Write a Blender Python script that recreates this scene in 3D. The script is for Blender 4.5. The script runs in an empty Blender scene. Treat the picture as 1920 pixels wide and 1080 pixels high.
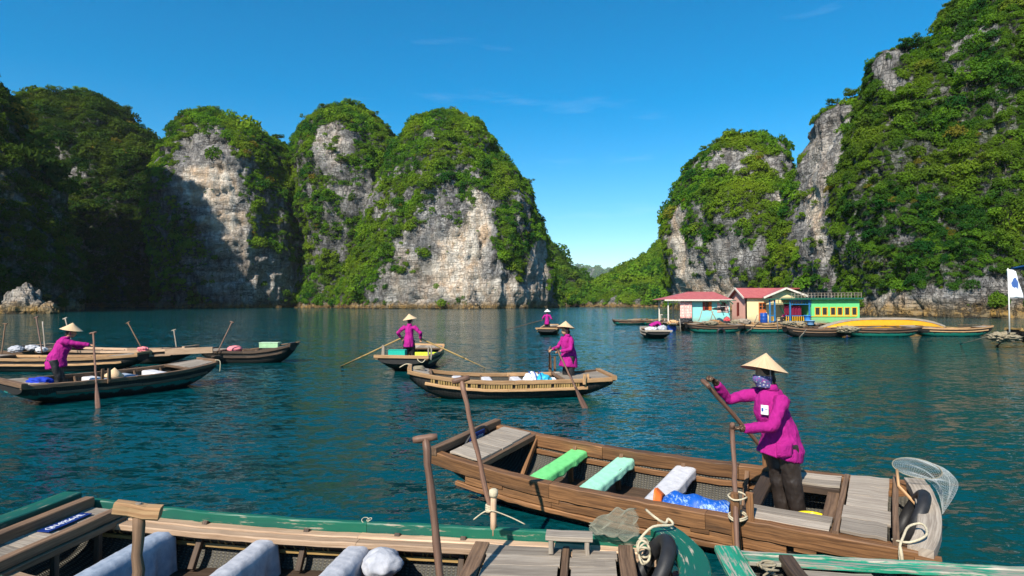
import bpy, bmesh, math, random
import numpy as np
from mathutils import Vector, Matrix, Quaternion
random.seed(7); RNG = np.random.default_rng(7)
R = math.radians
SC = bpy.context.scene
COL = SC.collection

# ------------------------------------------------------------------ camera, sky, sun, exposure
H, F, PITCH = 2.25, 1150.0, math.atan(28/1150)
cam_d = bpy.data.cameras.new('camera'); cam = bpy.data.objects.new('camera', cam_d); COL.objects.link(cam)
cam.location = (0, 0, H); cam.rotation_euler = (math.pi/2 + PITCH, 0, 0)
cam_d.sensor_width = 36; cam_d.lens = F/1920*36; cam_d.clip_start = .05; cam_d.clip_end = 30000
SC.camera = cam
SUN_AZ, SUN_EL = R(208), R(40)            # clockwise from +Y: behind the camera, to the left
SUN = Vector((math.sin(SUN_AZ)*math.cos(SUN_EL), math.cos(SUN_AZ)*math.cos(SUN_EL), math.sin(SUN_EL)))
CLOUD = (1.27, .3, .986)
W = bpy.data.worlds.new('World'); SC.world = W; W.use_nodes = True
nt = W.node_tree; nt.nodes.clear()
sky = nt.nodes.new('ShaderNodeTexSky'); sky.sky_type = 'NISHITA'; sky.sun_disc = False
sky.sun_elevation = SUN_EL; sky.sun_rotation = SUN_AZ; sky.altitude = 0; sky.air_density = .96; sky.dust_density = .3; sky.ozone_density = 3.2
hs = nt.nodes.new('ShaderNodeHueSaturation'); hs.inputs['Saturation'].default_value = 1.5; hs.inputs['Hue'].default_value = .490
bg = nt.nodes.new('ShaderNodeBackground'); bg.inputs[1].default_value = .108
wo = nt.nodes.new('ShaderNodeOutputWorld')
# thin cirrus wisps: a stretched noise over sky directions, thresholded to a few streaks
tc = nt.nodes.new('ShaderNodeTexCoord'); mp = nt.nodes.new('ShaderNodeMapping'); mp.inputs['Scale'].default_value = (2.6, 2.6, 17); mp.inputs['Rotation'].default_value = (0, R(9), 0); mp.inputs['Location'].default_value = CLOUD
cn = nt.nodes.new('ShaderNodeTexNoise'); cn.inputs['Scale'].default_value = 1.0; cn.inputs['Detail'].default_value = 7; cn.inputs['Roughness'].default_value = .62
cr = nt.nodes.new('ShaderNodeMapRange'); cr.inputs[1].default_value = .60; cr.inputs[2].default_value = .80; cr.inputs[3].default_value = 0; cr.inputs[4].default_value = .11
mx = nt.nodes.new('ShaderNodeMix'); mx.data_type = 'RGBA'; mx.inputs[7].default_value = (7.5, 8.3, 9.0, 1)
L = nt.links.new
L(sky.outputs[0], hs.inputs['Color']); L(tc.outputs['Generated'], mp.inputs[0]); L(mp.outputs[0], cn.inputs[0]); L(cn.outputs[0], cr.inputs[0])
L(cr.outputs[0], mx.inputs[0]); L(hs.outputs[0], mx.inputs[6]); L(mx.outputs[2], bg.inputs[0]); L(bg.outputs[0], wo.inputs[0])
sl = bpy.data.lights.new('sun', 'SUN'); sun = bpy.data.objects.new('sun', sl); COL.objects.link(sun)
sl.energy = 5.0; sl.angle = R(.53); sl.color = (1, .93, .81); sun.rotation_euler = SUN.to_track_quat('Z', 'Y').to_euler(); sun.location = SUN*400
SC.view_settings.view_transform = 'Standard'; SC.view_settings.look = 'None'; SC.view_settings.exposure = 0.65; SC.view_settings.gamma = 1
SC.view_settings.use_curve_mapping = False
cy = SC.cycles
cy.max_bounces = 5; cy.diffuse_bounces = 2; cy.glossy_bounces = 2; cy.transmission_bounces = 3; cy.volume_bounces = 0; cy.transparent_max_bounces = 8
cy.caustics_reflective = False; cy.caustics_refractive = False; cy.use_adaptive_sampling = True; cy.adaptive_threshold = .015
try: cy.use_denoising = True; cy.denoiser = 'OPENIMAGEDENOISE'
except Exception: pass

# ------------------------------------------------------------------ picking helpers (photo pixel -> world point)
cp, sp = math.cos(PITCH), math.sin(PITCH)
def ray(px, py):
    a, b = (px-960)/F, (540-py)/F
    return Vector((a, cp - b*sp, sp + b*cp))
def at(px, py, z=None, y=None):
    d = ray(px, py)
    t = (z-H)/d.z if z is not None else y/d.y
    return Vector((0, 0, H)) + d*t
def zat(py, y): return at(960, py, y=y).z
def proj(P):
    P = np.asarray(P, float); x, y, z = P[..., 0], P[..., 1], P[..., 2]-H
    d = y*cp + z*sp; u = -y*sp + z*cp
    return 960+F*x/d, 540-F*u/d

# ------------------------------------------------------------------ numpy gradient noise
_perm = np.random.default_rng(3).permutation(512).astype(np.int64); _perm = np.concatenate([_perm, _perm, _perm])
_grad = np.random.default_rng(5).normal(size=(512, 3)); _grad /= np.linalg.norm(_grad, axis=1)[:, None]
def gnoise(P):
    P = np.asarray(P, float); i = np.floor(P).astype(np.int64); f = P-i; i &= 511
    w = f*f*f*(f*(f*6-15)+10); out = 0
    for dx in (0, 1):
        for dy in (0, 1):
            for dz in (0, 1):
                h = _perm[_perm[_perm[(i[:, 0]+dx) & 511]+((i[:, 1]+dy) & 511)]+((i[:, 2]+dz) & 511)] & 511
                g = _grad[h]; d = f-np.array([dx, dy, dz])
                ww = (w[:, 0] if dx else 1-w[:, 0])*(w[:, 1] if dy else 1-w[:, 1])*(w[:, 2] if dz else 1-w[:, 2])
                out = out + ww*(g*d).sum(1)
    return out*1.6
def fbm(P, octs=4, gain=.5):
    P = np.asarray(P, float); o = 0; a = 1
    for k in range(octs): o = o + a*gnoise(P*(2.03**k)+k*17.3); a *= gain
    return o
def sstep(a, b, x): t = np.clip((x-a)/(b-a), 0, 1); return t*t*(3-2*t)

# ------------------------------------------------------------------ materials
class NT:
    def __init__(s, name):
        s.m = bpy.data.materials.new(name); s.m.use_nodes = True; s.t = s.m.node_tree; s.t.nodes.clear()
        s.out = s.n('OutputMaterial')
    def n(s, t, **kw):
        x = s.t.nodes.new('ShaderNode'+t)
        for k, v in kw.items():
            if k[0] == '_': setattr(x, k[1:], v)
            else:
                key = int(k[1:]) if k[0] == 'i' and k[1:].isdigit() else k.replace('_', ' ')
                if hasattr(v, 'is_linked') or isinstance(v, bpy.types.NodeSocket): s.t.links.new(v, x.inputs[key])
                else: x.inputs[key].default_value = v
        return x
    def mix(s, f, a, b, mode='MIX'):
        x = s.t.nodes.new('ShaderNodeMix'); x.data_type = 'RGBA'; x.blend_type = mode
        for k, v in ((0, f), (6, a), (7, b)):
            if isinstance(v, bpy.types.NodeSocket): s.t.links.new(v, x.inputs[k])
            else: x.inputs[k].default_value = v if k == 0 else (*v, 1) if len(v) == 3 else v
        return x.outputs[2]
    def rng(s, v, a, b, c=0., d=1.):
        return s.n('MapRange', i0=v, i1=a, i2=b, i3=c, i4=d).outputs[0]
    def math(s, op, a, b=0.):
        return s.n('Math', _operation=op, i0=a, i1=b).outputs[0]
    def noise(s, vec, scale, detail=4, rough=.55, dist=0.):
        return s.n('TexNoise', Vector=vec, Scale=scale, Detail=detail, Roughness=rough, Distortion=dist).outputs[0]
    def map(s, vec, scale=(1, 1, 1), rot=(0, 0, 0), loc=(0, 0, 0)):
        return s.n('Mapping', Vector=vec, Scale=scale, Rotation=rot, Location=loc).outputs[0]
    def bump(s, h, strength=.3, dist=.02):
        return s.n('Bump', Height=h, Strength=strength, Distance=dist).outputs[0]
    def pr(s, color, rough=.7, normal=None, spec=.35, **kw):
        b = s.n('BsdfPrincipled')
        s.set(b.inputs['Base Color'], color); s.set(b.inputs['Roughness'], rough); b.inputs['Specular IOR Level'].default_value = spec
        if normal is not None: s.t.links.new(normal, b.inputs['Normal'])
        for k, v in kw.items(): s.set(b.inputs[k.replace('_', ' ')], v)
        s.t.links.new(b.outputs[0], s.out.inputs[0]); return b
    def set(s, sock, v):
        if isinstance(v, bpy.types.NodeSocket): s.t.links.new(v, sock)
        elif hasattr(v, '__len__') and len(v) == 3: sock.default_value = (*v, 1)
        else: sock.default_value = v

def wood(name, c1, c2, c3=None, grain=1., rough=.75, wear=.5, paint=None, paint_amt=.5, paint2=None):
    """timber along UV u (metres); c1/c2 grain colours, c3 stains; paint = worn coat of colour"""
    m = NT(name); uv = m.n('UVMap').outputs[0]; oi = m.n('ObjectInfo')
    off = m.n('VectorMath', _operation='SCALE', i0=m.n('CombineXYZ', i0=oi.outputs['Random'], i1=oi.outputs['Random'], i2=oi.outputs['Random']).outputs[0]); off.inputs[3].default_value = 37.
    v = m.n('VectorMath', _operation='ADD', i0=uv, i1=off.outputs[0]).outputs[0]
    g = m.noise(m.map(v, (2.2, 60*grain, 1)), 1., 5, .6, .35)
    g2 = m.noise(m.map(v, (9, 220*grain, 1)), 1., 3, .6)
    b = m.noise(m.map(v, (1.1, 5, 1)), 1.3, 4, .6)
    kn = m.n('TexVoronoi', Vector=m.map(v, (1.3, 5.5, 1)), Scale=1.0).outputs[0]
    col = m.mix(m.rng(g, .34, .66), c1, c2)
    col = m.mix(m.rng(g2, .5, .75, 0, .45), col, tuple(x*.45 for x in c1))
    if c3: col = m.mix(m.rng(b, .5, .72, 0, wear), col, c3)
    col = m.mix(m.rng(kn, .03, .09, .75, 0), col, tuple(x*.3 for x in c1))
    hsv = m.n('HueSaturation', Color=col); m.set(hsv.inputs['Value'], m.rng(oi.outputs['Random'], 0, 1, .58, 1.1)); col = hsv.outputs[0]
    if paint:
        w = m.math('ADD', m.math('MULTIPLY', g, .55), m.math('MULTIPLY', m.noise(m.map(v, (3, 14, 1)), 1.6, 6, .65), .6))
        msk = m.rng(w, .57+.3*(paint_amt-.5)-.03, .57+.3*(paint_amt-.5)+.03, 1, 0)
        pc = paint if paint2 is None else m.mix(m.rng(b, .4, .6), paint, paint2)
        col = m.mix(msk, col, pc)
    h = m.math('ADD', m.math('MULTIPLY', g, .7), m.math('MULTIPLY', g2, .3))
    m.pr(col, rough, m.bump(h, .55, .004)); return m.m
def plain(name, c, rough=.6, var=.18, scale=9., bump=.15, bscale=60., spec=.35, c2=None):
    m = NT(name); o = m.n('TexCoord').outputs['Object']
    n = m.noise(o, scale, 5, .6); cc = m.mix(m.rng(n, .3, .7), tuple(x*(1-var) for x in c), c2 or tuple(min(1, x*(1+var*.6)) for x in c))
    m.pr(cc, rough, m.bump(m.noise(o, bscale, 3), bump, .004), spec); return m.m
def cloth(name, c, c2=None, weave=420., sheen=.2, tr=0.):
    m = NT(name); o = m.n('TexCoord').outputs['Object']; n = m.noise(o, 14, 5, .6)
    col = m.mix(m.rng(n, .35, .68), tuple(x*.86 for x in c), c2 or c)
    h = m.math('ADD', m.noise(o, weave, 2), m.math('MULTIPLY', m.noise(m.map(o, (1, 1, .6)), 22, 4, .6), 3.))
    m.pr(col, .92, m.bump(h, .35, .006), .15); return m.m
# ------------------------------------------------------------------ object bookkeeping
def tag(o, label=None, cat=None, group=None, kind=None):
    if label: o['label'] = label
    if cat: o['category'] = cat
    if group: o['group'] = group
    if kind: o['kind'] = kind
    return o
def thing(name, label, cat, loc=(0, 0, 0), rz=0., group=None):
    o = bpy.data.objects.new(name, None); COL.objects.link(o); o.location = loc; o.rotation_euler = (0, 0, rz)
    o.empty_display_size = .2
    return tag(o, label, cat, group)
def link_mesh(name, me, mat=None, parent=None):
    if mat is not None:
        for mm in (mat if isinstance(mat, (list, tuple)) else [mat]): me.materials.append(mm)
    o = bpy.data.objects.new(name, me); COL.objects.link(o)
    if parent is not None: o.parent = parent
    return o
def np_mesh(name, V, Fq, smooth=True):
    """V (n,3), Fq (m,4) or (m,3) int arrays"""
    me = bpy.data.meshes.new(name); V = np.asarray(V, np.float32); Fq = np.asarray(Fq, np.int32); k = Fq.shape[1]
    me.vertices.add(len(V)); me.vertices.foreach_set('co', V.ravel())
    me.loops.add(Fq.size); me.loops.foreach_set('vertex_index', Fq.ravel())
    me.polygons.add(len(Fq)); me.polygons.foreach_set('loop_start', np.arange(0, Fq.size, k, dtype=np.int32))
    me.polygons.foreach_set('loop_total', np.full(len(Fq), k, np.int32))
    me.polygons.foreach_set('use_smooth', np.full(len(Fq), smooth)); me.update(calc_edges=True); return me
def grid_faces(nr, nc, wrap=False):
    r = np.arange(nr-1)[:, None]; c = np.arange(nc if wrap else nc-1)[None, :]; c2 = (c+1) % nc
    return np.stack([r*nc+c, r*nc+c2, (r+1)*nc+c2, (r+1)*nc+c], -1).reshape(-1, 4)

# ------------------------------------------------------------------ water
WAVE = 1.0
def build_water():
    m = NT('sea_water'); o = m.n('NewGeometry').outputs['Position']
    def slope(scale, sx, rot, k):                     # wave facets: two independent slopes per point
        t = m.n('TexNoise', Vector=m.map(o, (sx, 1, 1), (0, 0, R(rot))), Scale=scale, Detail=3, Roughness=.55, Distortion=.4)
        v = m.n('VectorMath', _operation='SUBTRACT', i0=t.outputs['Color'], i1=(.5, .5, .5)); w = m.n('VectorMath', _operation='MULTIPLY', i0=v.outputs[0], i1=(k*.7, k, 0)); return w.outputs[0]
    add = lambda a, b: m.n('VectorMath', _operation='ADD', i0=a, i1=b).outputs[0]
    big = m.noise(m.map(o, (.05, .12, 1)), 1, 3, .5); gust = m.rng(big, .32, .68, .65, 1.25)
    sl_ = add(add(slope(.6, .5, 6, .20), slope(2.4, .45, -10, .55)), add(slope(7.5, .45, 14, 1.1), slope(20., .55, -20, .8)))
    sc_ = m.n('VectorMath', _operation='SCALE', i0=sl_); m.set(sc_.inputs[3], m.math('MULTIPLY', gust, WAVE))
    nrm = m.n('VectorMath', _operation='NORMALIZE', i0=add(sc_.outputs[0], (0, 0, 1)) if False else m.n('VectorMath', _operation='ADD', i0=sc_.outputs[0], i1=(0, 0, 1)).outputs[0]).outputs[0]
    col = m.mix(m.rng(m.noise(m.map(o, (.03, .05, 1)), 1, 3), .35, .65), (.0008, .040, .050), (.001, .054, .056))
    b = m.pr(col, .05, nrm, .24); b.inputs['IOR'].default_value = 1.33
    xs = np.concatenate([[-6400, -2500, -900, -350, -120], np.linspace(-40, 40, 33), [120, 350, 900, 2500, 6400]])
    ys = np.concatenate([[-400, -100, -30], np.linspace(-10, 60, 29), [90, 140, 220, 350, 600, 1200, 2500, 6400]])
    X, Y = np.meshgrid(xs, ys); V = np.stack([X, Y, X*0], -1).reshape(-1, 3)
    o = link_mesh('water', np_mesh('water', V, grid_faces(len(ys), len(xs))), m.m); tag(o, kind='structure')
    o['label'] = 'rippled teal sea water of the bay'
build_water()

# ------------------------------------------------------------------ limestone and foliage materials
def rock_mat(name, warm=.5, s=1.):
    m = NT(name); o = m.n('NewGeometry').outputs['Position']
    tone = m.n('Attribute', _attribute_name='tone').outputs['Fac']; soil = m.n('Attribute', _attribute_name='veg').outputs['Fac']
    st = m.noise(m.map(o, (.5*s, .5*s, .06*s)), 1.2, 6, .62)
    fine = m.noise(o, 1.1*s, 6, .65); big = m.noise(o, .09*s, 4, .6)
    c = m.mix(m.rng(st, .35, .66), (.13, .13, .135), (.43, .415, .39))
    c = m.mix(m.rng(fine, .45, .72, 0, .42), c, (.07, .07, .074))
    bd_ = m.rng(m.noise(m.map(o, (1, 1, .8)), .055*s, 5, .65), .42, .62, 0, .8); c = m.mix(bd_, c, m.mix(m.rng(st, .4, .6), (.07, .072, .08), (.17, .172, .18)))
    wc = m.mix(m.rng(m.noise(m.map(o, (.16*s, .16*s, .08*s)), 1.4, 5, .62), .42, .62), (.66, .60, .51), (.58, .42, .28))
    wc = m.mix(m.rng(st, .28, .42, .35, 0), wc, (.25, .235, .22))
    c = m.mix(m.math('MULTIPLY', tone, m.rng(fine, .3, .6, .65, 1)), c, wc)
    c = m.mix(m.math('MULTIPLY', soil, m.rng(fine, .35, .6, .4, 1)), c, (.035, .05, .014))
    z = m.n('SeparateXYZ', Vector=o).outputs[2]
    zz = m.math('ADD', z, m.rng(m.noise(o, .5*s, 4), .3, .7, -.5, .5))
    c = m.mix(m.rng(zz, .9/s**.5+.2, 2.9/s**.5+.2, .8, 0), c, m.mix(m.rng(st, .4, .6), (.30, .165, .022), (.15, .10, .03)))
    c = m.mix(m.rng(zz, .1, .35, .8, 0), c, (.03, .028, .02))
    fl = m.noise(m.map(o, (1.5*s, 1.5*s, .14*s)), 1.2, 5, .6); bd = m.noise(m.map(o, (.10*s, .10*s, 1.9*s)), 1.2, 4, .6)
    ck = m.rng(m.math('ABSOLUTE', m.math('SUBTRACT', m.noise(m.map(o, (.55*s, .55*s, .16*s)), 1.1, 4, .6), .5)), 0, .03, 1, 0); ck2 = m.rng(m.math('ABSOLUTE', m.math('SUBTRACT', m.noise(m.map(o, (.12*s, .12*s, .62*s)), 1.1, 4, .6), .5)), 0, .03, 1, 0)
    crk = m.math('MAXIMUM', ck, ck2)
    c = m.mix(m.math('MULTIPLY', m.math('MULTIPLY', crk, m.rng(big, .4, .6, .25, .85)), m.rng(tone, .3, .9, 1, .35)), c, (.035, .034, .033))
    h = m.math('ADD', m.math('ADD', m.math('MULTIPLY', fine, .6), m.math('MULTIPLY', bd, .5)), m.math('ADD', m.math('MULTIPLY', fl, .8), m.math('MULTIPLY', crk, -.35)))
    m.pr(c, .95, m.bump(h, 1., 1.0/s), .15); return m.m
ROCK_FAR = rock_mat('limestone_far', s=1.); ROCK_NEAR = rock_mat('limestone_near', s=2.2)
def leaf_mat(name, c1, c2, c3):
    m = NT(name); oi = m.n('ObjectInfo'); o = m.n('NewGeometry').outputs['Position']
    big = m.noise(o, .07, 3, .5); r = oi.outputs['Random']
    c = m.mix(m.rng(r, .15, .85), c1, c2)
    c = m.mix(m.math('MULTIPLY', m.rng(big, .42, .68), .75), c, c3)
    c = m.mix(m.rng(m.math('FRACT', m.math('MULTIPLY', r, 17.3)), .985, .995), c, (.17, .14, .022))
    d = m.n('BsdfDiffuse', Color=c); t = m.n('BsdfTranslucent', Color=m.mix(1., c, (1.5, 1.5, .6), 'MULTIPLY'))
    s = m.n('MixShader', i0=.3); m.t.links.new(d.outputs[0], s.inputs[1]); m.t.links.new(t.outputs[0], s.inputs[2]); m.t.links.new(s.outputs[0], m.out.inputs[0]); return m.m
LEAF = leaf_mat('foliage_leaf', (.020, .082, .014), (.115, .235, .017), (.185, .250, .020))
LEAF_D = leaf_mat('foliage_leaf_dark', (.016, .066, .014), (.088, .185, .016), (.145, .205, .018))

LEAF_SHADE = leaf_mat('foliage_leaf_shade_dark', (.012, .040, .010), (.052, .098, .013), (.085, .115, .014))  # leaf greens darkened to put the left cliffs' shade into the colour
def clump_mesh(name, n, seed, leaf=.17, flat=.75, mat=None, hollow=.55):
    rg = np.random.default_rng(seed); d = rg.normal(size=(n, 3)); d /= np.linalg.norm(d, axis=1)[:, None]; d[:, 2] = np.abs(d[:, 2])*1.05-.22
    lob = 1+.34*gnoise(d*2.3+seed*3.1)+.18*gnoise(d*5.+seed)
    rr = (hollow+(1-hollow)*rg.random(n)**.5)*lob
    c = d*rr[:, None]; c[:, 2] *= flat
    nn = d*.75+rg.normal(size=(n, 3))*.55+np.array([0, 0, .35]); nn /= np.linalg.norm(nn, axis=1)[:, None]
    a = np.cross(nn, rg.normal(size=(n, 3))); a /= np.linalg.norm(a, axis=1)[:, None]; b = np.cross(nn, a)
    sz = leaf*(.6+.8*rg.random(n)); a *= sz[:, None]; b *= (sz*.62)[:, None]; k = nn*(sz*.22)[:, None]
    V = np.stack([c-a, c-b*.9+k, c+a, c+b*.9+k], 1).reshape(-1, 3)
    me = np_mesh(name, V, np.arange(4*n).reshape(-1, 4), smooth=False); me.materials.append(mat); return me
def clump_collection(name, mat, n, leaf, seeds):
    c = bpy.data.collections.new(name)
    for s in seeds:
        o = bpy.data.objects.new('leaf_clump', clump_mesh('leaf_clump', n, s, leaf, .6+.12*(s % 4), mat)); c.objects.link(o)
    return c
CL_FAR = clump_collection('clumps_far', LEAF, 190, .16, (11, 12, 13, 14, 15))
CL_DARK = clump_collection('clumps_dark', LEAF_D, 190, .16, (21, 22, 23, 24, 25))
CL_SHADE = clump_collection('clumps_shade', LEAF_SHADE, 190, .16, (41, 42, 43, 44, 45))  # clumps in the leaf colour with shade mixed in
CL_NEAR = clump_collection('clumps_near', LEAF_D, 420, .115, (31, 32, 33, 34, 35))
_gn = {}
def gn_tree(coll):
    if coll.name in _gn: return _gn[coll.name]
    t = bpy.data.node_groups.new('scatter_'+coll.name, 'GeometryNodeTree')
    t.interface.new_socket('Geometry', in_out='INPUT', socket_type='NodeSocketGeometry'); t.interface.new_socket('Geometry', in_out='OUTPUT', socket_type='NodeSocketGeometry')
    gi = t.nodes.new('NodeGroupInput'); go = t.nodes.new('NodeGroupOutput'); ip = t.nodes.new('GeometryNodeInstanceOnPoints')
    ci = t.nodes.new('GeometryNodeCollectionInfo'); ci.inputs[0].default_value = coll; ci.inputs['Separate Children'].default_value = True; ci.inputs['Reset Children'].default_value = True
    ar = t.nodes.new('GeometryNodeInputNamedAttribute'); ar.data_type = 'FLOAT_VECTOR'; ar.inputs[0].default_value = 'rot'
    asz = t.nodes.new('GeometryNodeInputNamedAttribute'); asz.data_type = 'FLOAT_VECTOR'; asz.inputs[0].default_value = 'size'
    ip.inputs['Pick Instance'].default_value = True
    l = t.links.new; l(gi.outputs[0], ip.inputs['Points']); l(ci.outputs[0], ip.inputs['Instance']); l(ar.outputs[0], ip.inputs['Rotation']); l(asz.outputs[0], ip.inputs['Scale']); l(ip.outputs[0], go.inputs[0])
    _gn[coll.name] = t; return t
def scatter(name, P, N, size, coll, seed=1, label=None):
    rg = np.random.default_rng(seed); n = len(P); me = bpy.data.meshes.new(name); me.vertices.add(n); me.vertices.foreach_set('co', np.asarray(P, np.float32).ravel())
    tilt = np.clip(N[:, :2]*.55, -.6, .6)
    rot = np.stack([-tilt[:, 1]+rg.normal(size=n)*.15, tilt[:, 0]+rg.normal(size=n)*.15, rg.random(n)*6.28], 1)
    # euler is applied x,y,z: spin last, so tilt in the spun frame
    c, s = np.cos(rot[:, 2]), np.sin(rot[:, 2]); tx, ty = rot[:, 0].copy(), rot[:, 1].copy(); rot[:, 0] = c*tx+s*ty; rot[:, 1] = -s*tx+c*ty
    sc = size[:, None]*np.stack([.85+.3*rg.random(n), .85+.3*rg.random(n), .75+.55*rg.random(n)], 1)
    a = me.attributes.new('rot', 'FLOAT_VECTOR', 'POINT'); a.data.foreach_set('vector', rot.astype(np.float32).ravel())
    a = me.attributes.new('size', 'FLOAT_VECTOR', 'POINT'); a.data.foreach_set('vector', sc.astype(np.float32).ravel())
    o = link_mesh(name, me); tag(o, label, kind='stuff'); md = o.modifiers.new('scatter', 'NODES'); md.node_group = gn_tree(coll); return o

def interp(levels, t):
    L_ = np.array(levels, float); return [np.interp(t, L_[:, 0], L_[:, k]) for k in range(1, L_.shape[1])]
def smooth1(a, n):
    k = np.ones(n)/n; return np.convolve(np.pad(a, n//2, mode='edge'), k, 'valid')[:len(a)] if n > 1 else a
def karst(name, Y, levels, ry, res, amp, seed, rock=(), pale=(), soil=(), veg_bias=0., mat=ROCK_FAR, coll=None, clump=2.0, spacing=2.6, ledge=.5, crack=.6,
          label='', flabel='', exp=.8, ryp=.9, dx=0., front_only=True, veg_n=None, back=0., strata=3.2, lean=0.):
    """closed limestone tower: horizontal rings follow the outline (py, xl, xr) picked at depth Y; noise, ledges and cracks are real relief"""
    Y *= .885; ry *= .885; back *= .885
    wm = max(xr-xl for _, xl, xr in levels); p0, p1 = min(l[0] for l in levels), max(l[0] for l in levels)
    def zl(py, xl, xr):                               # the crest is seen at the near rim, the flanks at mid depth
        t = min(1, max(0, ((p1-py)/(p1-p0)-.35)/.5)); return zat(py, Y-.8*t*ry*((xr-xl)/wm)**ryp)
    lv = [(zl(*l), (l[1]-960)/F*Y, (l[2]-960)/F*Y) for l in levels]; lv.sort()
    ztop = lv[-1][0]; lv = [(-4., lv[0][1], lv[0][2])]+lv
    nz = int((ztop+4)/res); zs = np.linspace(-4, ztop, nz); xl, xr = interp(lv, zs); xl = smooth1(xl, 5); xr = smooth1(xr, 5)
    rx = np.maximum((xr-xl)/2, .3); cx = (xl+xr)/2; rmax = rx.max(); RY = ry*(rx/rmax)**ryp
    tt = np.clip((zs+4)/(ztop+4), 0, 1); cyv = Y+back*tt**1.5
    nf = max(24, int(2.2*rmax*1.25/res)); nb = max(12, nf//5)
    th = np.concatenate([np.linspace(math.pi*.97, math.pi*2.03, nf), np.linspace(math.pi*2.03, math.pi*2.97, nb+2)[1:-1]])
    c, s = np.cos(th), np.sin(th); ex = lambda v: np.sign(v)*np.abs(v)**exp
    X = cx[:, None]+rx[:, None]*ex(c)[None]; Yv = cyv[:, None]+RY[:, None]*ex(s)[None]; Z = np.repeat(zs[:, None], len(th), 1)
    P = np.stack([X, Yv, Z], -1).reshape(-1, 3); D = np.stack([np.broadcast_to(c[None], X.shape), np.broadcast_to(s[None]*1.1, X.shape), X*0], -1).reshape(-1, 3)
    sd = seed*13.7
    big = fbm(P/(amp*5.5)+sd, 3); med = fbm(P/(amp*1.7)*np.array([1, 1, .6])+sd+5, 4, .55)
    ridge = 1-np.abs(gnoise(P/(amp*1.25)*np.array([1, 1, .33])+sd+9))*2
    zw = P[:, 2]+1.6*gnoise(P/ (amp*3)+sd)*amp*.25
    st = gnoise(np.stack([P[:, 0]*.02, P[:, 1]*.02, zw/strata], -1)+sd+3); led = np.tanh(st*3.2)*.5
    cr = -np.exp(-(gnoise(P/(amp*.8)*np.array([1, 1, .22])+sd+31)/.07)**2)
    cr2 = -np.exp(-(gnoise(np.stack([P[:, 0]*.06, P[:, 1]*.06, zw/strata*.8], -1)+sd+41)/.06)**2)
    fade = np.clip((ztop-P[:, 2])/(.1*ztop)+.25, 0, 1)
    crag = 1-2*np.abs(gnoise(P/(amp*.42)*np.array([1, 1, .5])+sd+61)); crag2 = 1-2*np.abs(gnoise(P/(amp*.2)*np.array([1, 1, .45])+sd+71))
    dsp = amp*(.55*big+.30*med+.22*ridge+.10*crag+.055*crag2)*fade+ledge*led+crack*(cr+.8*cr2)
    P = P+D*dsp[:, None]; P[:, 2] += amp*.10*med*np.clip(P[:, 2]/6, 0, 1)
    V = np.concatenate([P, [[cx[-1], cyv[-1], ztop+.2]]]); nc = len(th); Fq = grid_faces(nz, nc, True)
    me_f = np.concatenate([Fq, np.stack([np.full(nc, (nz-1)*nc)+np.arange(nc), (nz-1)*nc+(np.arange(nc)+1) % nc, np.full(nc, len(V)-1), np.full(nc, len(V)-1)], -1)[:0]])
    me = np_mesh(name, V[:-1], me_f)
    bm = bmesh.new(); bm.from_mesh(me); bm.verts.ensure_lookup_table()
    top = [bm.verts[(nz-1)*nc+i] for i in range(nc)]
    try: bm.faces.new(top)
    except Exception: pass
    bm.normal_update(); bm.to_mesh(me); bm.free()
    nv = len(me.vertices); NRM = np.zeros(nv*3, np.float32); me.vertices.foreach_get('normal', NRM); NRM = NRM.reshape(-1, 3)
    V = V[:-1]; px, py = proj(V); wob = 16*fbm(V/(amp*1.3)+sd+2, 3)
    def patch(lst):
        o = np.zeros(nv)
        for (a, b, ra, rb, k) in lst: o = np.maximum(o, k*sstep(1.25, .7, np.hypot((px+wob-a)/ra, (py+wob*1.3-b)/rb)))
        return o
    rk = patch(rock); so = patch(soil); pl = np.maximum(patch(pale), 0)
    steep = 1-np.clip(NRM[:, 2], 0, 1)
    veg = .62+veg_bias+.55*np.clip(NRM[:, 2], -.4, 1)+.60*fbm(V/(amp*.8)+sd+77, 5, .66)+.25*st-1.05*rk+.9*so
    veg = np.where(V[:, 2] < 1.3+amp*.12, -1, veg); vm = sstep(.42, .62, veg)
    tone = np.clip(pl+.12*fbm(V/(amp*.8)+sd+55, 3)+.10*sstep(.2, .8, rk), 0, 1)
    for nm, arr in (('tone', tone), ('veg', vm)):
        a = me.attributes.new(nm, 'FLOAT', 'POINT'); a.data.foreach_set('value', arr.astype(np.float32))
    o = link_mesh(name, me, mat); tag(o, label, kind='structure')
    # foliage
    f4 = Fq; tri = V[f4]; area = np.linalg.norm(np.cross(tri[:, 2]-tri[:, 0], tri[:, 3]-tri[:, 1]), axis=1)*.5
    fn = NRM[f4].mean(1); fv = vm[f4].mean(1); fc = tri.mean(1)
    front = (fn[:, 1] < .45) | (fc[:, 2] > .7*ztop)
    tuft = .05*sstep(.0, .9, fbm(fc/(amp*.5)+sd+131, 3))*(fc[:, 2] > 2.5)
    w = area*np.where(front, 1, .0)*np.maximum(fv, tuft*(1-fv)); n = int(1.5*(w.sum())/(spacing**2)); rg = np.random.default_rng(seed+5)
    idx = rg.choice(len(w), n, p=w/w.sum()); uv = rg.random((n, 2)); q = tri[idx]
    pts = (q[:, 0]*(1-uv[:, :1])+q[:, 1]*uv[:, :1])*(1-uv[:, 1:])+(q[:, 3]*(1-uv[:, :1])+q[:, 2]*uv[:, :1])*uv[:, 1:]
    nn = fn[idx]; lg = fbm(pts/(amp*.7)+sd+101, 2)
    size = clump*np.exp(rg.normal(size=n)*.30)*(.50+.35*np.clip(nn[:, 2], 0, 1)+.35*np.clip(lg, -.4, .8))*np.where(rg.random(n) < .13, 1.75, .82)*np.where(fv[idx] < .3, .6, 1.)
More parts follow.
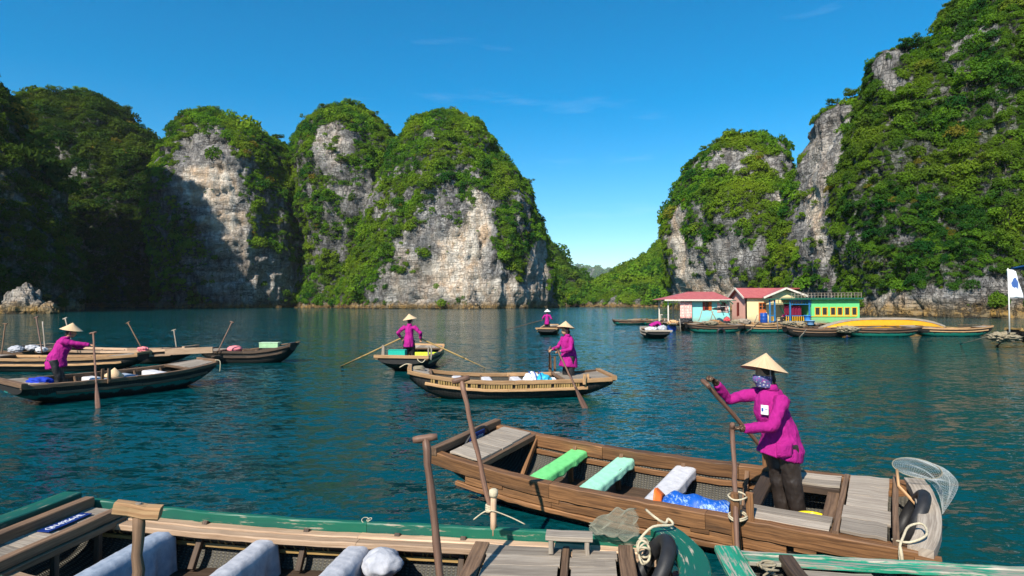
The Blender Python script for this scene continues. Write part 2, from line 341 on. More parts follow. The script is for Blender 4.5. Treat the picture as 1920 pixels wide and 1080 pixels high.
    pts = pts+nn*(size*.18)[:, None]; pts[:, 2] += size*.05
    scatter(name.replace('cliff', 'foliage').replace('hill', 'foliage') if ('cliff' in name or 'hill' in name) else 'foliage', pts, nn, size, coll or CL_FAR, seed, flabel)
    return o
# ------------------------------------------------------------------ karst islands
karst('cliff', 318, [(214, 812, 858), (220, 790, 880), (236, 772, 900), (262, 752, 925), (300, 735, 952), (345, 718, 985), (380, 706, 1001), (440, 690, 1018), (480, 676, 1022), (540, 664, 1027), (577, 655, 1028)],
      58, .8, 6.5, 4, rock=((865, 500, 75, 70, 1), (905, 410, 25, 50, .8), (790, 535, 110, 40, .85), (930, 550, 100, 28, 1), (690, 360, 35, 45, .6), (830, 400, 50, 40, .5), (800, 460, 60, 50, .6), (1008, 505, 18, 65, 1), (985, 400, 18, 40, .7), (850, 335, 40, 20, .3)),
      pale=((855, 490, 55, 50, 1), (860, 540, 50, 30, .8), (893, 410, 18, 55, .9), (930, 560, 100, 30, .6), (780, 520, 60, 50, .4), (1010, 500, 20, 70, .5)), soil=((960, 440, 45, 60, .7), (690, 480, 50, 80, .6)),
      coll=CL_FAR, clump=1.3, spacing=1.12, label='tall limestone cliff with a pale ochre scar in the middle of the bay', flabel='shrubs and trees clinging to the tall central cliff', crack=.8, ledge=.7)
karst('cliff', 352, [(203, 640, 668), (208, 618, 690), (220, 600, 712), (236, 575, 735), (260, 566, 752), (300, 560, 770), (400, 570, 790), (480, 600, 800), (540, 590, 800), (577, 570, 800)],
      50, .9, 6.5, 11, rock=((625, 275, 38, 48, .8), (640, 350, 30, 40, .5), (690, 360, 30, 40, .6)), pale=((620, 270, 30, 30, .25),), veg_bias=.14, coll=CL_FAR, clump=1.3, spacing=1.15,
      label='green limestone peak behind and left of the tall central cliff', flabel='dense shrubs on the peak behind the central cliff')
karst('cliff', 335, [(212, 378, 405), (216, 362, 430), (232, 350, 470), (247, 345, 520), (270, 336, 548), (300, 325, 560), (360, 318, 568), (430, 316, 575), (500, 330, 578), (577, 340, 570)],
      46, .8, 6.0, 21, rock=((385, 320, 65, 85, 1), (420, 420, 55, 50, .9), (470, 520, 95, 55, .8), (510, 350, 30, 50, .3)), pale=((390, 345, 55, 40, .95), (420, 415, 50, 25, .8), (440, 460, 45, 25, .5), (470, 530, 80, 40, .3)),
      soil=((530, 300, 40, 70, .8),), coll=CL_FAR, clump=1.3, spacing=1.15, label='grey limestone tower with cracked bare face half in shadow', flabel='trees along the top and sides of the cracked grey tower', crack=.9, ledge=.9)
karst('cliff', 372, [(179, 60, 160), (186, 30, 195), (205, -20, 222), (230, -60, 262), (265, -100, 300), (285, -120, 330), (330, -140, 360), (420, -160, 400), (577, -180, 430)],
      60, 1.0, 8, 31, rock=((120, 270, 25, 30, .7), (140, 320, 22, 25, .8)), veg_bias=.30, coll=CL_SHADE, clump=2.1, spacing=1.7,
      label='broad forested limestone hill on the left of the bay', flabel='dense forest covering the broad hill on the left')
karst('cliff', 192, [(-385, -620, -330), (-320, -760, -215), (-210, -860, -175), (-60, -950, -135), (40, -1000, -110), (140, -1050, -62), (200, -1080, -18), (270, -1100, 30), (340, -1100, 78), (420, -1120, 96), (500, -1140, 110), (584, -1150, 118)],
      36, 1.3, 6, 41, veg_bias=.5, coll=CL_SHADE, clump=2.2, spacing=2.6,
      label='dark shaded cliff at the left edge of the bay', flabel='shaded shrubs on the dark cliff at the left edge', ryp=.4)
karst('cliff', 500, [(440, 940, 1000), (455, 900, 1024), (470, 860, 1038), (490, 820, 1052), (510, 800, 1072), (526, 790, 1092), (542, 780, 1114), (556, 770, 1150), (572, 760, 1185)],
      60, 1.3, 6, 51, veg_bias=.45, coll=CL_DARK, clump=3.0, spacing=2.6, label='wooded slope beyond the central cliff at the water passage', flabel='forest on the slope beyond the central cliff', ryp=.9)
karst('cliff', 430, [(400, 1290, 1330), (446, 1250, 1400), (464, 1232, 1430), (484, 1210, 1450), (502, 1188, 1460), (512, 1172, 1470), (524, 1146, 1480), (540, 1116, 1490), (558, 1090, 1495), (574, 1070, 1500)],
      70, 1.1, 5, 61, rock=((1150, 558, 16, 16, 1), (1180, 571, 100, 4, .8)), veg_bias=.45, coll=CL_FAR, clump=2.1, spacing=1.8, label='wooded slope right of the water passage', flabel='bright forest on the slope right of the passage', ryp=.9)
karst('hills', 5400, [(504, 1098, 1112), (511, 1088, 1124), (519, 1070, 1150), (531, 1020, 1220), (575, 980, 1290)], 300, 14, 55, 71, veg_bias=.15, rock=((1105, 518, 18, 14, .7),), coll=CL_DARK, clump=26, spacing=27, ledge=3, crack=4, strata=25, label='distant hazy hills seen through the passage', flabel='far forest on the hazy hills')
karst('hills', 5900, [(506, 1148, 1160), (511, 1138, 1172), (518, 1110, 1195), (530, 1080, 1250), (575, 1040, 1330)], 300, 14, 55, 75, veg_bias=.3, coll=CL_DARK, clump=26, spacing=27, ledge=3, crack=4, strata=25, label='farther hazy hills behind the nearer distant ones', flabel='far forest on the farther hazy hills')
karst('cliff', 205, [(261, 1372, 1405), (266, 1345, 1432), (277, 1328, 1448), (294, 1312, 1453), (318, 1296, 1455), (338, 1284, 1458), (362, 1270, 1500), (380, 1261, 1540), (420, 1256, 1560), (470, 1258, 1580), (520, 1268, 1590), (560, 1280, 1600), (580, 1284, 1600)],
      40, .55, 4.6, 82, rock=((1272, 440, 18, 60, 1), (1290, 520, 30, 60, .8), (1350, 548, 50, 34, .8), (1380, 300, 90, 22, .55), (1345, 480, 20, 35, .7), (1460, 300, 14, 40, .9), (1475, 370, 25, 30, .9), (1410, 480, 50, 20, .5), (1370, 460, 20, 25, .7), (1500, 530, 40, 25, .5)),
      pale=((1275, 460, 18, 70, .8), (1290, 540, 25, 40, .8), (1350, 550, 45, 30, .8), (1478, 370, 18, 20, .7)), veg_bias=.06, coll=CL_FAR, clump=.9, spacing=.8,
      label='round-topped limestone tower behind the floating houses', flabel='shrubs on the round-topped tower behind the houses', ledge=.4, crack=.5)
karst('cliff', 150, [(188, 1572, 1612), (196, 1552, 1640), (215, 1544, 1680), (250, 1532, 1710), (300, 1516, 1730), (350, 1503, 1740), (420, 1492, 1750), (470, 1486, 1760), (520, 1484, 1770), (560, 1490, 1770), (584, 1500, 1770)],
      26, .42, 3.6, 92, rock=((1570, 250, 55, 60, 1), (1535, 350, 45, 90, 1), (1530, 430, 45, 60, 1), (1570, 540, 30, 40, .9), (1590, 380, 25, 40, .4)), pale=((1530, 400, 14, 60, .8), (1540, 300, 20, 60, .25)),
      veg_bias=.06, coll=CL_FAR, clump=.8, spacing=.72, label='grey limestone spur rising right of the round-topped tower', flabel='shrubs on the grey limestone spur', ledge=.35, crack=.5)
karst('cliff', 128, [(94, 1660, 1690), (98, 1646, 1715), (112, 1640, 1745), (140, 1636, 1790), (175, 1634, 1830), (215, 1622, 1860), (280, 1610, 1900), (360, 1598, 1940), (440, 1590, 1960), (520, 1600, 1980), (590, 1606, 1990)],
      18, .36, 3.2, 102, rock=((1665, 120, 30, 45, .9), (1720, 150, 30, 25, .3), (1600, 560, 40, 26, .5)), pale=(), veg_bias=.24, coll=CL_NEAR, clump=.9, spacing=.86,
      label='wooded shoulder with a rocky knob high on the right', flabel='bushes on the wooded shoulder with the rocky knob', ledge=.3, crack=.4)
karst('cliff', 122, [(-260, 2050, 2200), (-180, 1965, 2330), (-90, 1880, 2450), (-20, 1830, 2500), (10, 1800, 2520), (35, 1776, 2540), (70, 1762, 2560), (100, 1746, 2570), (200, 1725, 2600), (300, 1710, 2620), (420, 1690, 2650), (520, 1650, 2680), (594, 1618, 2700)],
      30, .36, 3.4, 112, rock=((1790, 90, 40, 60, .6), (1850, 60, 30, 40, .5), (1760, 180, 25, 30, .5), (1750, 565, 150, 26, 1), (1890, 560, 60, 60, .7), (1680, 410, 25, 16, .6)), pale=((1700, 570, 70, 20, .5),),
      veg_bias=.30, coll=CL_NEAR, clump=.95, spacing=.84, label='steep jungle covered cliff filling the right side', flabel='jungle covering the steep cliff on the right', ledge=.35, crack=.45, back=12)
karst('cliff', 90, [(-1500, -2300, -1900), (-1200, -2700, -1500), (-800, -2900, -1200), (-200, -3000, -1050), (300, -3050, -950), (640, -3100, -900)],  # out of view; added to keep the left edge cliff in shadow
      42, 2.2, 8, 131, veg_bias=.2, coll=CL_SHADE, clump=3, spacing=5, label='steep unseen cliff added left of the picture to shade the dark cliff', flabel='shrubs on the unseen cliff added left of the picture', ryp=.4)
# ------------------------------------------------------------------ timber / boat materials
WET = wood('wet_brown_timber', (.105, .048, .020), (.30, .145, .058), (.055, .034, .02), rough=.62, wear=.6)
OLD = wood('old_brown_timber', (.105, .06, .035), (.24, .145, .085), (.05, .032, .022), rough=.8)
GREYW = wood('weathered_grey_planks', (.23, .185, .145), (.44, .375, .30), (.16, .12, .09), rough=.85, wear=.35)
PINE = wood('fresh_pale_pine', (.40, .25, .15), (.60, .42, .28), (.22, .13, .07), rough=.75, wear=.4)
TAN = wood('tan_timber', (.36, .19, .085), (.58, .36, .18), (.16, .085, .04), rough=.75, wear=.4)  # tan is the timber's own grain colour
DARKW = wood('dark_damp_timber', (.045, .028, .018), (.105, .066, .042), (.02, .014, .01), rough=.7)
OARW = wood('oar_shaft_wood', (.115, .058, .038), (.22, .125, .085), (.08, .045, .03), rough=.55)
BAMB = wood('bamboo', (.30, .18, .06), (.50, .33, .12), (.10, .06, .03), rough=.5, wear=.6)
GRN = wood('worn_green_timber', (.26, .21, .15), (.42, .36, .27), None, paint=(.006, .105, .062), paint_amt=.88, paint2=(.010, .082, .062), rough=.5)
GRNW = wood('peeling_green_timber', (.38, .34, .26), (.60, .56, .46), (.20, .12, .06), paint=(.012, .20, .11), paint_amt=.50, paint2=(.02, .27, .17), rough=.6)
YEL = plain('yellow_boat_paint', (.62, .29, .010), .45, .12, 3)
TEALP = plain('teal_hull_paint', (.010, .25, .17), .5, .3, 4)
BLACKR = plain('tyre_rubber', (.018, .018, .02), .55, .3, 20)
ROPE = plain('pale_rope', (.50, .43, .30), .95, .25, 60, .6, 300)
ROPED = plain('dirty_rope', (.26, .22, .15), .95, .3, 60, .6, 300)
WHITEP = plain('white_paint', (.72, .70, .66), .6, .12, 6)
def woven(name, c1, c2, band=None):
    m = NT(name); uv = m.n('UVMap').outputs[0]; o = m.n('TexCoord').outputs['Object']
    w1 = m.n('TexWave', Vector=uv, Scale=9., Distortion=2.2, Detail=2., _bands_direction='X').outputs[1]
    w2 = m.n('TexWave', Vector=uv, Scale=14., Distortion=1.6, Detail=2., _bands_direction='Y').outputs[1]
    w = m.math('MULTIPLY', w1, w2); n = m.noise(o, 7, 6, .7); sp = m.noise(o, 70, 3, .6)
    c = m.mix(m.rng(w, .1, .7), c1, c2); c = m.mix(m.rng(n, .5, .75, 0, .6), c, tuple(x*.5 for x in c1))
    c = m.mix(m.rng(sp, .68, .74, 0, .55), c, (.28, .25, .2))
    z = m.n('SeparateXYZ', Vector=o).outputs[2]
    zz = m.math('ADD', z, m.rng(m.noise(o, 5, 3), .3, .7, -.05, .05))
    c = m.mix(m.rng(zz, .0, .10, .7, 0), c, (.012, .022, .015))
    if band: c = m.mix(m.math('MULTIPLY', m.rng(zz, band[3]-.02, band[3], 0, 1), m.rng(zz, band[4], band[4]+.02, 1, 0)), c, band[:3])
    m.pr(c, .62, m.bump(m.math('ADD', w, m.math('MULTIPLY', n, .4)), .8, .008), .4); return m.m
TAR = woven('tarred_woven_bamboo', (.012, .011, .010), (.055, .048, .040))
TARTEAL = woven('tarred_hull_teal_bottom', (.014, .012, .010), (.045, .040, .034), (.008, .20, .145, .03, .22))
TARBAND = woven('tarred_hull_teal_stripe', (.014, .012, .010), (.05, .042, .034), (.010, .15, .13, .17, .25))
WEAVEIN = woven('inner_basket_weave', (.035, .032, .026), (.12, .11, .085))

# ------------------------------------------------------------------ mesh builder
class MB:
    def __init__(s): s.v = []; s.f = []; s.uv = []; s.sm = []
    def face(s, idx, uv=None, smooth=False):
        s.f.append(tuple(idx)); s.uv.append(uv or [(0, 0)]*len(idx)); s.sm.append(smooth)
    def rings(s, rings, uvs=None, cap=True, closed=True, smooth=True):
        """loft rings (lists of Vector, equal length)"""
        b = len(s.v); n = len(rings[0]); m = len(rings)
        for r in rings: s.v += [tuple(p) for p in r]
        lu = [0.]; 
        for i in range(1, m): lu.append(lu[-1]+(Vector(rings[i][0])-Vector(rings[i-1][0])).length)
        pv = [0.]; mid = rings[m//2]
        for j in range(1, n+1): pv.append(pv[-1]+(Vector(mid[j % n])-Vector(mid[j-1])).length)
        for i in range(m-1):
            for j in range(n if closed else n-1):
                k = (j+1) % n
                s.face((b+i*n+j, b+i*n+k, b+(i+1)*n+k, b+(i+1)*n+j), [(lu[i], pv[j]), (lu[i], pv[j+1]), (lu[i+1], pv[j+1]), (lu[i+1], pv[j])], smooth)
        if cap and closed:
            s.face([b+j for j in range(n)][::-1], [(pv[j]*.3, pv[j]*.3) for j in range(n)]); s.face([b+(m-1)*n+j for j in range(n)], [(pv[j]*.3, pv[j]*.3) for j in range(n)])
        return s
    def sweep(s, path, w, h, up=None, ch=.006, jit=.0015, anchor=(0, 0), taper=None):
        """rectangular timber with chamfered edges along a path; w lateral, h vertical; anchor shifts in half sizes"""
        path = [Vector(p) for p in path]; m = len(path); rs = []
        for i, p in enumerate(path):
            t = (path[min(i+1, m-1)]-path[max(i-1, 0)]).normalized(); u = Vector(up or (0, 0, 1))
            if abs(t.dot(u)) > .98: u = Vector((1, 0, 0))
            lat = t.cross(u).normalized(); u = lat.cross(t).normalized(); k = taper[i] if taper else 1.
            W_, H_ = w*k/2, h*k/2; c = min(ch, W_*.4, H_*.4)
            ox, oy = anchor[0]*W_, anchor[1]*H_; jx, jy = random.gauss(0, jit), random.gauss(0, jit)
            pr = [(-W_+c, -H_), (W_-c, -H_), (W_, -H_+c), (W_, H_-c), (W_-c, H_), (-W_+c, H_), (-W_, H_-c), (-W_, -H_+c)]
            rs.append([p+lat*(a+ox+jx+random.gauss(0, jit*.5))+u*(b+oy+jy+random.gauss(0, jit*.5)) for a, b in pr])
        return s.rings(rs, smooth=False)
    def bar(s, a, b, w, h, up=None, n=4, ch=.005, jit=.0012, warp=0., anchor=(0, 0)):
        a, b = Vector(a), Vector(b); wz = random.uniform(-warp, warp)
        return s.sweep([a.lerp(b, i/(n-1))+Vector((0, 0, wz*4*(i/(n-1))*(1-i/(n-1)))) for i in range(n)], w, h, up, ch, jit, anchor)
    def tube(s, path, r, n=8, cap=True, sq=1.):
        path = [Vector(p) for p in path]; m = len(path); rs = []; u0 = None
        for i, p in enumerate(path):
            t = (path[min(i+1, m-1)]-path[max(i-1, 0)]).normalized()
            if u0 is None: u0 = Vector((0, 0, 1)) if abs(t.z) < .9 else Vector((0, 1, 0))
            u = (u0-t*u0.dot(t)); u = u.normalized() if u.length > 1e-4 else t.orthogonal().normalized(); u0 = u; v = t.cross(u)
            rr = r[i] if hasattr(r, '__len__') else r
            rx, ry = rr if hasattr(rr, '__len__') else (rr, rr)
            rs.append([p+u*(rx*math.cos(2*math.pi*k/n))+v*(ry*math.sin(2*math.pi*k/n)) for k in range(n)])
        return s.rings(rs, cap=cap)
    def lathe(s, prof, c=(0, 0, 0), n=16, cap=False):
        c = Vector(c); return s.rings([[c+Vector((r*math.cos(2*math.pi*k/n), r*math.sin(2*math.pi*k/n), z)) for k in range(n)] for r, z in prof], cap=cap)
    def grid(s, fn, nu, nv, smooth=True, su=1., sv=1.):
        b = len(s.v)
        for i in range(nu):
            for j in range(nv): s.v.append(tuple(fn(i/(nu-1), j/(nv-1))))
        for i in range(nu-1):
            for j in range(nv-1):
                s.face((b+i*nv+j, b+(i+1)*nv+j, b+(i+1)*nv+j+1, b+i*nv+j+1), [((i)/(nu-1)*su, j/(nv-1)*sv), ((i+1)/(nu-1)*su, j/(nv-1)*sv), ((i+1)/(nu-1)*su, (j+1)/(nv-1)*sv), (i/(nu-1)*su, (j+1)/(nv-1)*sv)], smooth)
        return s
    def box(s, x0, x1, y0, y1, z0, z1):
        return s.bar((x0, (y0+y1)/2, (z0+z1)/2), (x1, (y0+y1)/2, (z0+z1)/2), y1-y0, z1-z0, n=2, ch=.01, jit=0)
    def build(s, name, mat, parent=None, solid=0., label=None, cat=None, group=None, kind=None, off=0., mat_fn=None):
        me = bpy.data.meshes.new(name); me.from_pydata(s.v, [], s.f); ul = me.uv_layers.new(name='UVMap')
        ul.data.foreach_set('uv', np.array([c for f in s.uv for c in f], np.float32).ravel())
        me.polygons.foreach_set('use_smooth', s.sm); me.update()
        o = link_mesh(name, me, mat, parent)
        if solid: md = o.modifiers.new('solid', 'SOLIDIFY'); md.thickness = solid; md.offset = off
        return tag(o, label, cat, group, kind)

# ------------------------------------------------------------------ sampan
class Boat:
    """s runs -1 (stern) .. +1 (bow); side +1 is port (left of the bow)"""
    def __init__(self, q, label, name='rowing_boat', group=None, hull=TAR, zk=-.14, ke=3.2, cat='boat', over=.22):
        (cx, cy, a, self.L, self.bs, self.bm, self.bb, self.zs, self.zm, self.zb, heel) = q
        self.o = thing(name, label, cat, (cx, cy, 0), a, group); self.o.rotation_euler = (heel, 0, a); self.zk = zk; self.ke = ke; self.over = over
        self.mat = Matrix.Translation((cx, cy, 0)) @ self.o.rotation_euler.to_matrix().to_4x4()
        self.q = q; self.hullm = hull
    def b(self, s): e = self.bs if s < 0 else self.bb; return e+(self.bm-e)*(1-abs(s)**2.2)
    def z(self, s): e = self.zs if s < 0 else self.zb; return self.zm+(e-self.zm)*abs(s)**2.2
    def keel(self, s): return self.zk+(self.z(s)-self.over-self.zk)*abs(s)**self.ke
    def p(self, s, side, dz=0., inn=0.): return Vector((s*self.L, side*(self.b(s)-inn), self.z(s)+dz))
    def w(self, v): return self.mat @ Vector(v)
    def loc(self, v): return self.mat.inverted() @ Vector(v)
    def hull(self, ns=33, nf=15, inset=.05, drop_top=.03, s0=-.985, s1=.985, mat=None, inner=None, floor=.07, floormat=None):
        def sec(s, k, d=0.):
            f = k*math.pi-math.pi/2                      # -90..90 deg: starboard gunwale to port gunwale
            y = math.sin(f); c = math.cos(f); bb = self.b(s)-inset-d; zt = self.z(s)-drop_top; zb = self.keel(s)+d
            return Vector((s*self.L*(1-.0*c), bb*math.copysign(abs(y)**.75, y), zt+(zb-zt)*c**.8 if c > 1e-6 else zt))
        m = MB(); ss = [s0+(s1-s0)*i/(ns-1) for i in range(ns)]
        b0 = 0
        m.rings([[sec(s, k/(nf-1)) for k in range(nf)] for s in ss], closed=False, cap=False)
        n = nf
        m.face([k for k in range(nf)], smooth=False); m.face([(ns-1)*nf+k for k in range(nf)][::-1])
        m.build('hull', mat or self.hullm, self.o)
        mi = MB(); mi.rings([[sec(s, k/(nf-1), .02) for k in range(nf)] for s in ss], closed=False, cap=False)
        for f in range(len(mi.f)): mi.f[f] = mi.f[f][::-1]; mi.uv[f] = mi.uv[f][::-1]
        mi.build('hull_lining', inner or WEAVEIN, self.o)
        if floor is not None:
            def yb(s):                                   # inner half width at floor height
                zt = self.z(s)-drop_top; zb = self.keel(s)+.02
                if floor <= zb: return 0.
                c = ((floor-zt)/(zb-zt))**(1/.8); return (self.b(s)-inset-.02)*max(0., 1-c*c)**.375
            fl = MB(); st = [s for s in ss if yb(s) > .03]
            fl.grid(lambda u, v: (st[round(u*(len(st)-1))]*self.L, (v*2-1)*yb(st[round(u*(len(st)-1))]), floor), len(st), 3, False, 2*self.L, 1.)
            fl.build('floor', floormat or DARKW, self.o)
        self.yb = yb if floor is not None else None
    def rail(self, name, mat, w, h, dz=0., s0=-1., s1=1., sides=(-1, 1), out=0., pieces=1, seg=6, label=None, jit=.002, tubes=False):
        for sd in sides:
            for k in range(pieces):
                a = s0+(s1-s0)*k/pieces; b = s0+(s1-s0)*(k+1)/pieces; g = .0035/self.L/2
                a2, b2 = a+(g if k else 0), b-(g if k < pieces-1 else 0); n = max(3, int(seg*(b2-a2)*2)+1)
                path = [self.p(a2+(b2-a2)*i/(n-1), sd, dz, w/2-out) for i in range(n)]
                m = MB()
                if tubes: m.tube(path, (w/2), 8)
                else: m.sweep(path, w, h, ch=.008, jit=jit)
                m.build(name, mat, self.o, label=label)
    def cross(self, name, mat, s, w, h, dz=0., inn=.06, over=0., n=6, bow=0., sides=None, label=None):
        a = self.p(s, -1, dz, inn-over); b = self.p(s, 1, dz, inn-over); m = MB()
        path = [a.lerp(b, i/(n-1))+Vector((bow*(1-(2*i/(n-1)-1)**2), 0, 0)) for i in range(n)]
        m.sweep(path, w, h, ch=.007, jit=.0015); return m.build(name, mat, self.o, label=label)
    def planks(self, name, mat, s0, s1, n, dz, th=.022, inn=.08, across=False, gap=.004, y0=-1., y1=1., label=None, warp=.004):
        """deck of boards lying fore and aft (or across)"""
        for k in range(n):
            m = MB()
            if across:
                a = s0+(s1-s0)*k/n; b = s0+(s1-s0)*(k+1)/n; c = (a+b)/2; wd = abs(b-a)*self.L-gap
                m.bar(self.p(c, -1, dz, inn)*1., self.p(c, 1, dz, inn), wd, th, ch=.003, warp=warp)
            else:
                f0 = y0+(y1-y0)*k/n; f1 = y0+(y1-y0)*(k+1)/n; fc = (f0+f1)/2; ba, bb_ = self.b(s0)-inn, self.b(s1)-inn
                e0, e1 = random.uniform(-.012, .012), random.uniform(-.012, .012)
                rs = []
                for q in range(5):
                    t = q/4; s = s0+(s1-s0)*t; bx = ba+(bb_-ba)*t; x = s*self.L+(e0 if q == 0 else e1 if q == 4 else 0); z = self.z(s)+dz+random.gauss(0, warp*.5)
                    ya, yb_ = bx*f0+gap/2, bx*f1-gap/2; c = .003
                    rs.append([Vector((x, ya+c, z-th)), Vector((x, yb_-c, z-th)), Vector((x, yb_, z-th+c)), Vector((x, yb_, z-c)), Vector((x, yb_-c, z)), Vector((x, ya+c, z)), Vector((x, ya, z-c)), Vector((x, ya, z-th+c))])
                m.rings(rs, smooth=False)
            m.build(name, mat, self.o, label=label)
    def rib(self, s, mat, w=.05, h=.035, sides=(-1, 1), top=-.05, bot=.10, inn=.075):
        for sd in sides:
            a = self.p(s, sd, top, inn); yb = self.yb(s) if self.yb else self.b(s)*.6
            m = MB(); m.bar(a, (s*self.L, sd*max(yb-.10, .1), bot), w, h, up=(1, 0, 0), n=4, ch=.004); m.build('rib', mat, self.o)
    def bench(self, s, w=.20, th=.03, dz=-.11, mat=None, inn=.07):
        return self.cross('bench', mat or OLD, s, w, th, dz, inn)

def oar(name, label, top, bot, r=.02, grip=True, gripdir=None, gl=.15, blade=.9, bw=.07, mat=None, group=None, gmat=None, gr=.024, cat='oar', both=False):
    top, bot = Vector(top), Vector(bot); o = thing(name, label, cat, top, 0, group); d = bot-top; Ln = d.length; t = d.normalized()
    n = 12; side = t.cross(Vector((0, 1, 0))).normalized(); bl = max(0., Ln-blade)
    m = MB(); m.tube([t*(bl*i/n)+Vector((random.gauss(0, .0025), random.gauss(0, .0025), 0)) for i in range(n+1)], [r*(1+.08*math.sin(i*1.7)) for i in range(n+1)], 10); m.build('shaft', mat or OARW, o)
    if blade:
        nb = 8; m = MB(); wv = t.cross(Vector((0, 0, 1))); wv = wv.normalized() if wv.length > .1 else Vector((1, 0, 0))
        rs = []
        for i in range(nb):
            k = i/(nb-1); ww = r+(bw-r)*math.sin(min(1, k*1.15)*math.pi/2)*(1 if k < .92 else .8); tt = r*(1-.6*k); nn = t.cross(wv)
            c = t*(bl+blade*k); rs.append([c+wv*(ww*math.cos(a))+nn*(tt*math.sin(a)) for a in [2*math.pi*j/10 for j in range(10)]])
        m.rings(rs); m.build('blade', mat or OARW, o)
    if grip:
        g = Vector(gripdir or (1, 0, 0)); g = (g-t*g.dot(t)).normalized()
        m = MB(); m.tube([g*(gl/2*(i/4*2-1)) for i in range(5)], [gr*.8, gr*1.05, gr, gr*1.05, gr*.85], 10); m.build('grip', gmat or mat or OARW, o)
    return o
def rope(name, label, pts, r=.007, mat=None, n=6, sub=4, group=None, cat='rope', parent=None):
    P = [Vector(p) for p in pts]; out = []
    for i in range(len(P)-1):
        p0, p1, p2, p3 = P[max(i-1, 0)], P[i], P[i+1], P[min(i+2, len(P)-1)]
        for k in range(sub):
            t = k/sub; out.append(.5*((2*p1)+(p2-p0)*t+(2*p0-5*p1+4*p2-p3)*t*t+(3*p1-p0-3*p2+p3)*t**3))
    out.append(P[-1]); m = MB(); m.tube(out, r, n); return m.build(name, mat or ROPE, parent, label=None if parent else label, cat=None if parent else cat, group=None if parent else group)
def drape(name, label, bt, s, w, mat, dz=-.11, th=.03, y0=-1., y1=1., drop=.09, cat='towel', seed=1, group=None, inn=.10, drop2=None, thick=.006, fr=0., wob=.010, inset=0., edge=.008):
    """cloth folded over a bench: across section u (front drop, top, back drop), along v"""
    rg = np.random.default_rng(seed); ph = rg.random(8)*6.28; drop2 = drop if drop2 is None else drop2
    tot = drop+w+drop2
    def fn(u, v):
        b = bt.b(s)-inn; y = b*(y0+(y1-y0)*v); d = u*tot; base = bt.z(s)+dz+th/2+.006
        fold = wob*(math.sin(v*23+ph[0])+.6*math.sin(v*41+ph[1]+u*3)+.5*math.sin(v*9+ph[2]))
        if d < drop: x, z, k = -w/2-.012-fold*(1-d/drop)*1.0-.01*(1-d/drop), base-edge-(drop-d)*(1+.13*math.sin(v*17+ph[3])), 1
        elif d < drop+w: x, z = -w/2-.006+(d-drop)*(w+.012)/w, base+.002*math.sin(v*31+ph[4])*math.sin(u*20)+.004*math.sin(v*6.+ph[5])-edge*abs((d-drop)/w*2-1)**7+.0025*max(0, math.sin(v*47+ph[6]+u*9))**3
        else: x, z = w/2+.012+fold*(d-drop-w)/drop2+.01*(d-drop-w)/drop2, base-edge-(d-drop-w)*(1+.13*math.sin(v*19+ph[6]))
        return bt.w((s*bt.L+x, y, z))
    m = MB(); m.grid(fn, 27, 70, True, tot, 1.2); c = Vector(fn(.5, .5)); m.v = [tuple(Vector(p)-c) for p in m.v]
    o = m.build(name, mat, None, solid=thick, label=label, cat=cat, group=group); o.location = c; return o
def torus(m, c, R_, r, ax=Vector((0, 0, 1)), n=28, k=8, sq=1.):
    ax = ax.normalized(); u = ax.orthogonal().normalized(); v = ax.cross(u); c = Vector(c)
    rs = []
    for i in range(n+1):
        a = 2*math.pi*i/n; d = u*math.cos(a)+v*math.sin(a)
        rs.append([c+d*(R_+r*math.cos(2*math.pi*j/k))+ax*(r*sq*math.sin(2*math.pi*j/k)) for j in range(k)])
    m.rings(rs, cap=False); return m
def text_on(txt, mat, parent, loc, x, z, size, name='lettering', depth=.0012, sx=1.):
    """flat lettering: baseline along x, surface normal z (parent space)"""
    cu = bpy.data.curves.new(name, 'FONT'); cu.body = txt; cu.size = size; cu.align_x = 'CENTER'; cu.align_y = 'CENTER'; cu.extrude = depth; cu.resolution_u = 3
    tmp = bpy.data.objects.new('t', cu); COL.objects.link(tmp); dg = bpy.context.evaluated_depsgraph_get(); me = bpy.data.meshes.new_from_object(tmp.evaluated_get(dg)); bpy.data.objects.remove(tmp)
    x = Vector(x).normalized(); z = Vector(z).normalized(); y = z.cross(x); M = Matrix((x, y, z)).transposed().to_4x4(); M.translation = Vector(loc)
    me.transform(M @ Matrix.Diagonal((sx, 1, 1, 1))); me.materials.clear(); return link_mesh(name, me, mat, parent)
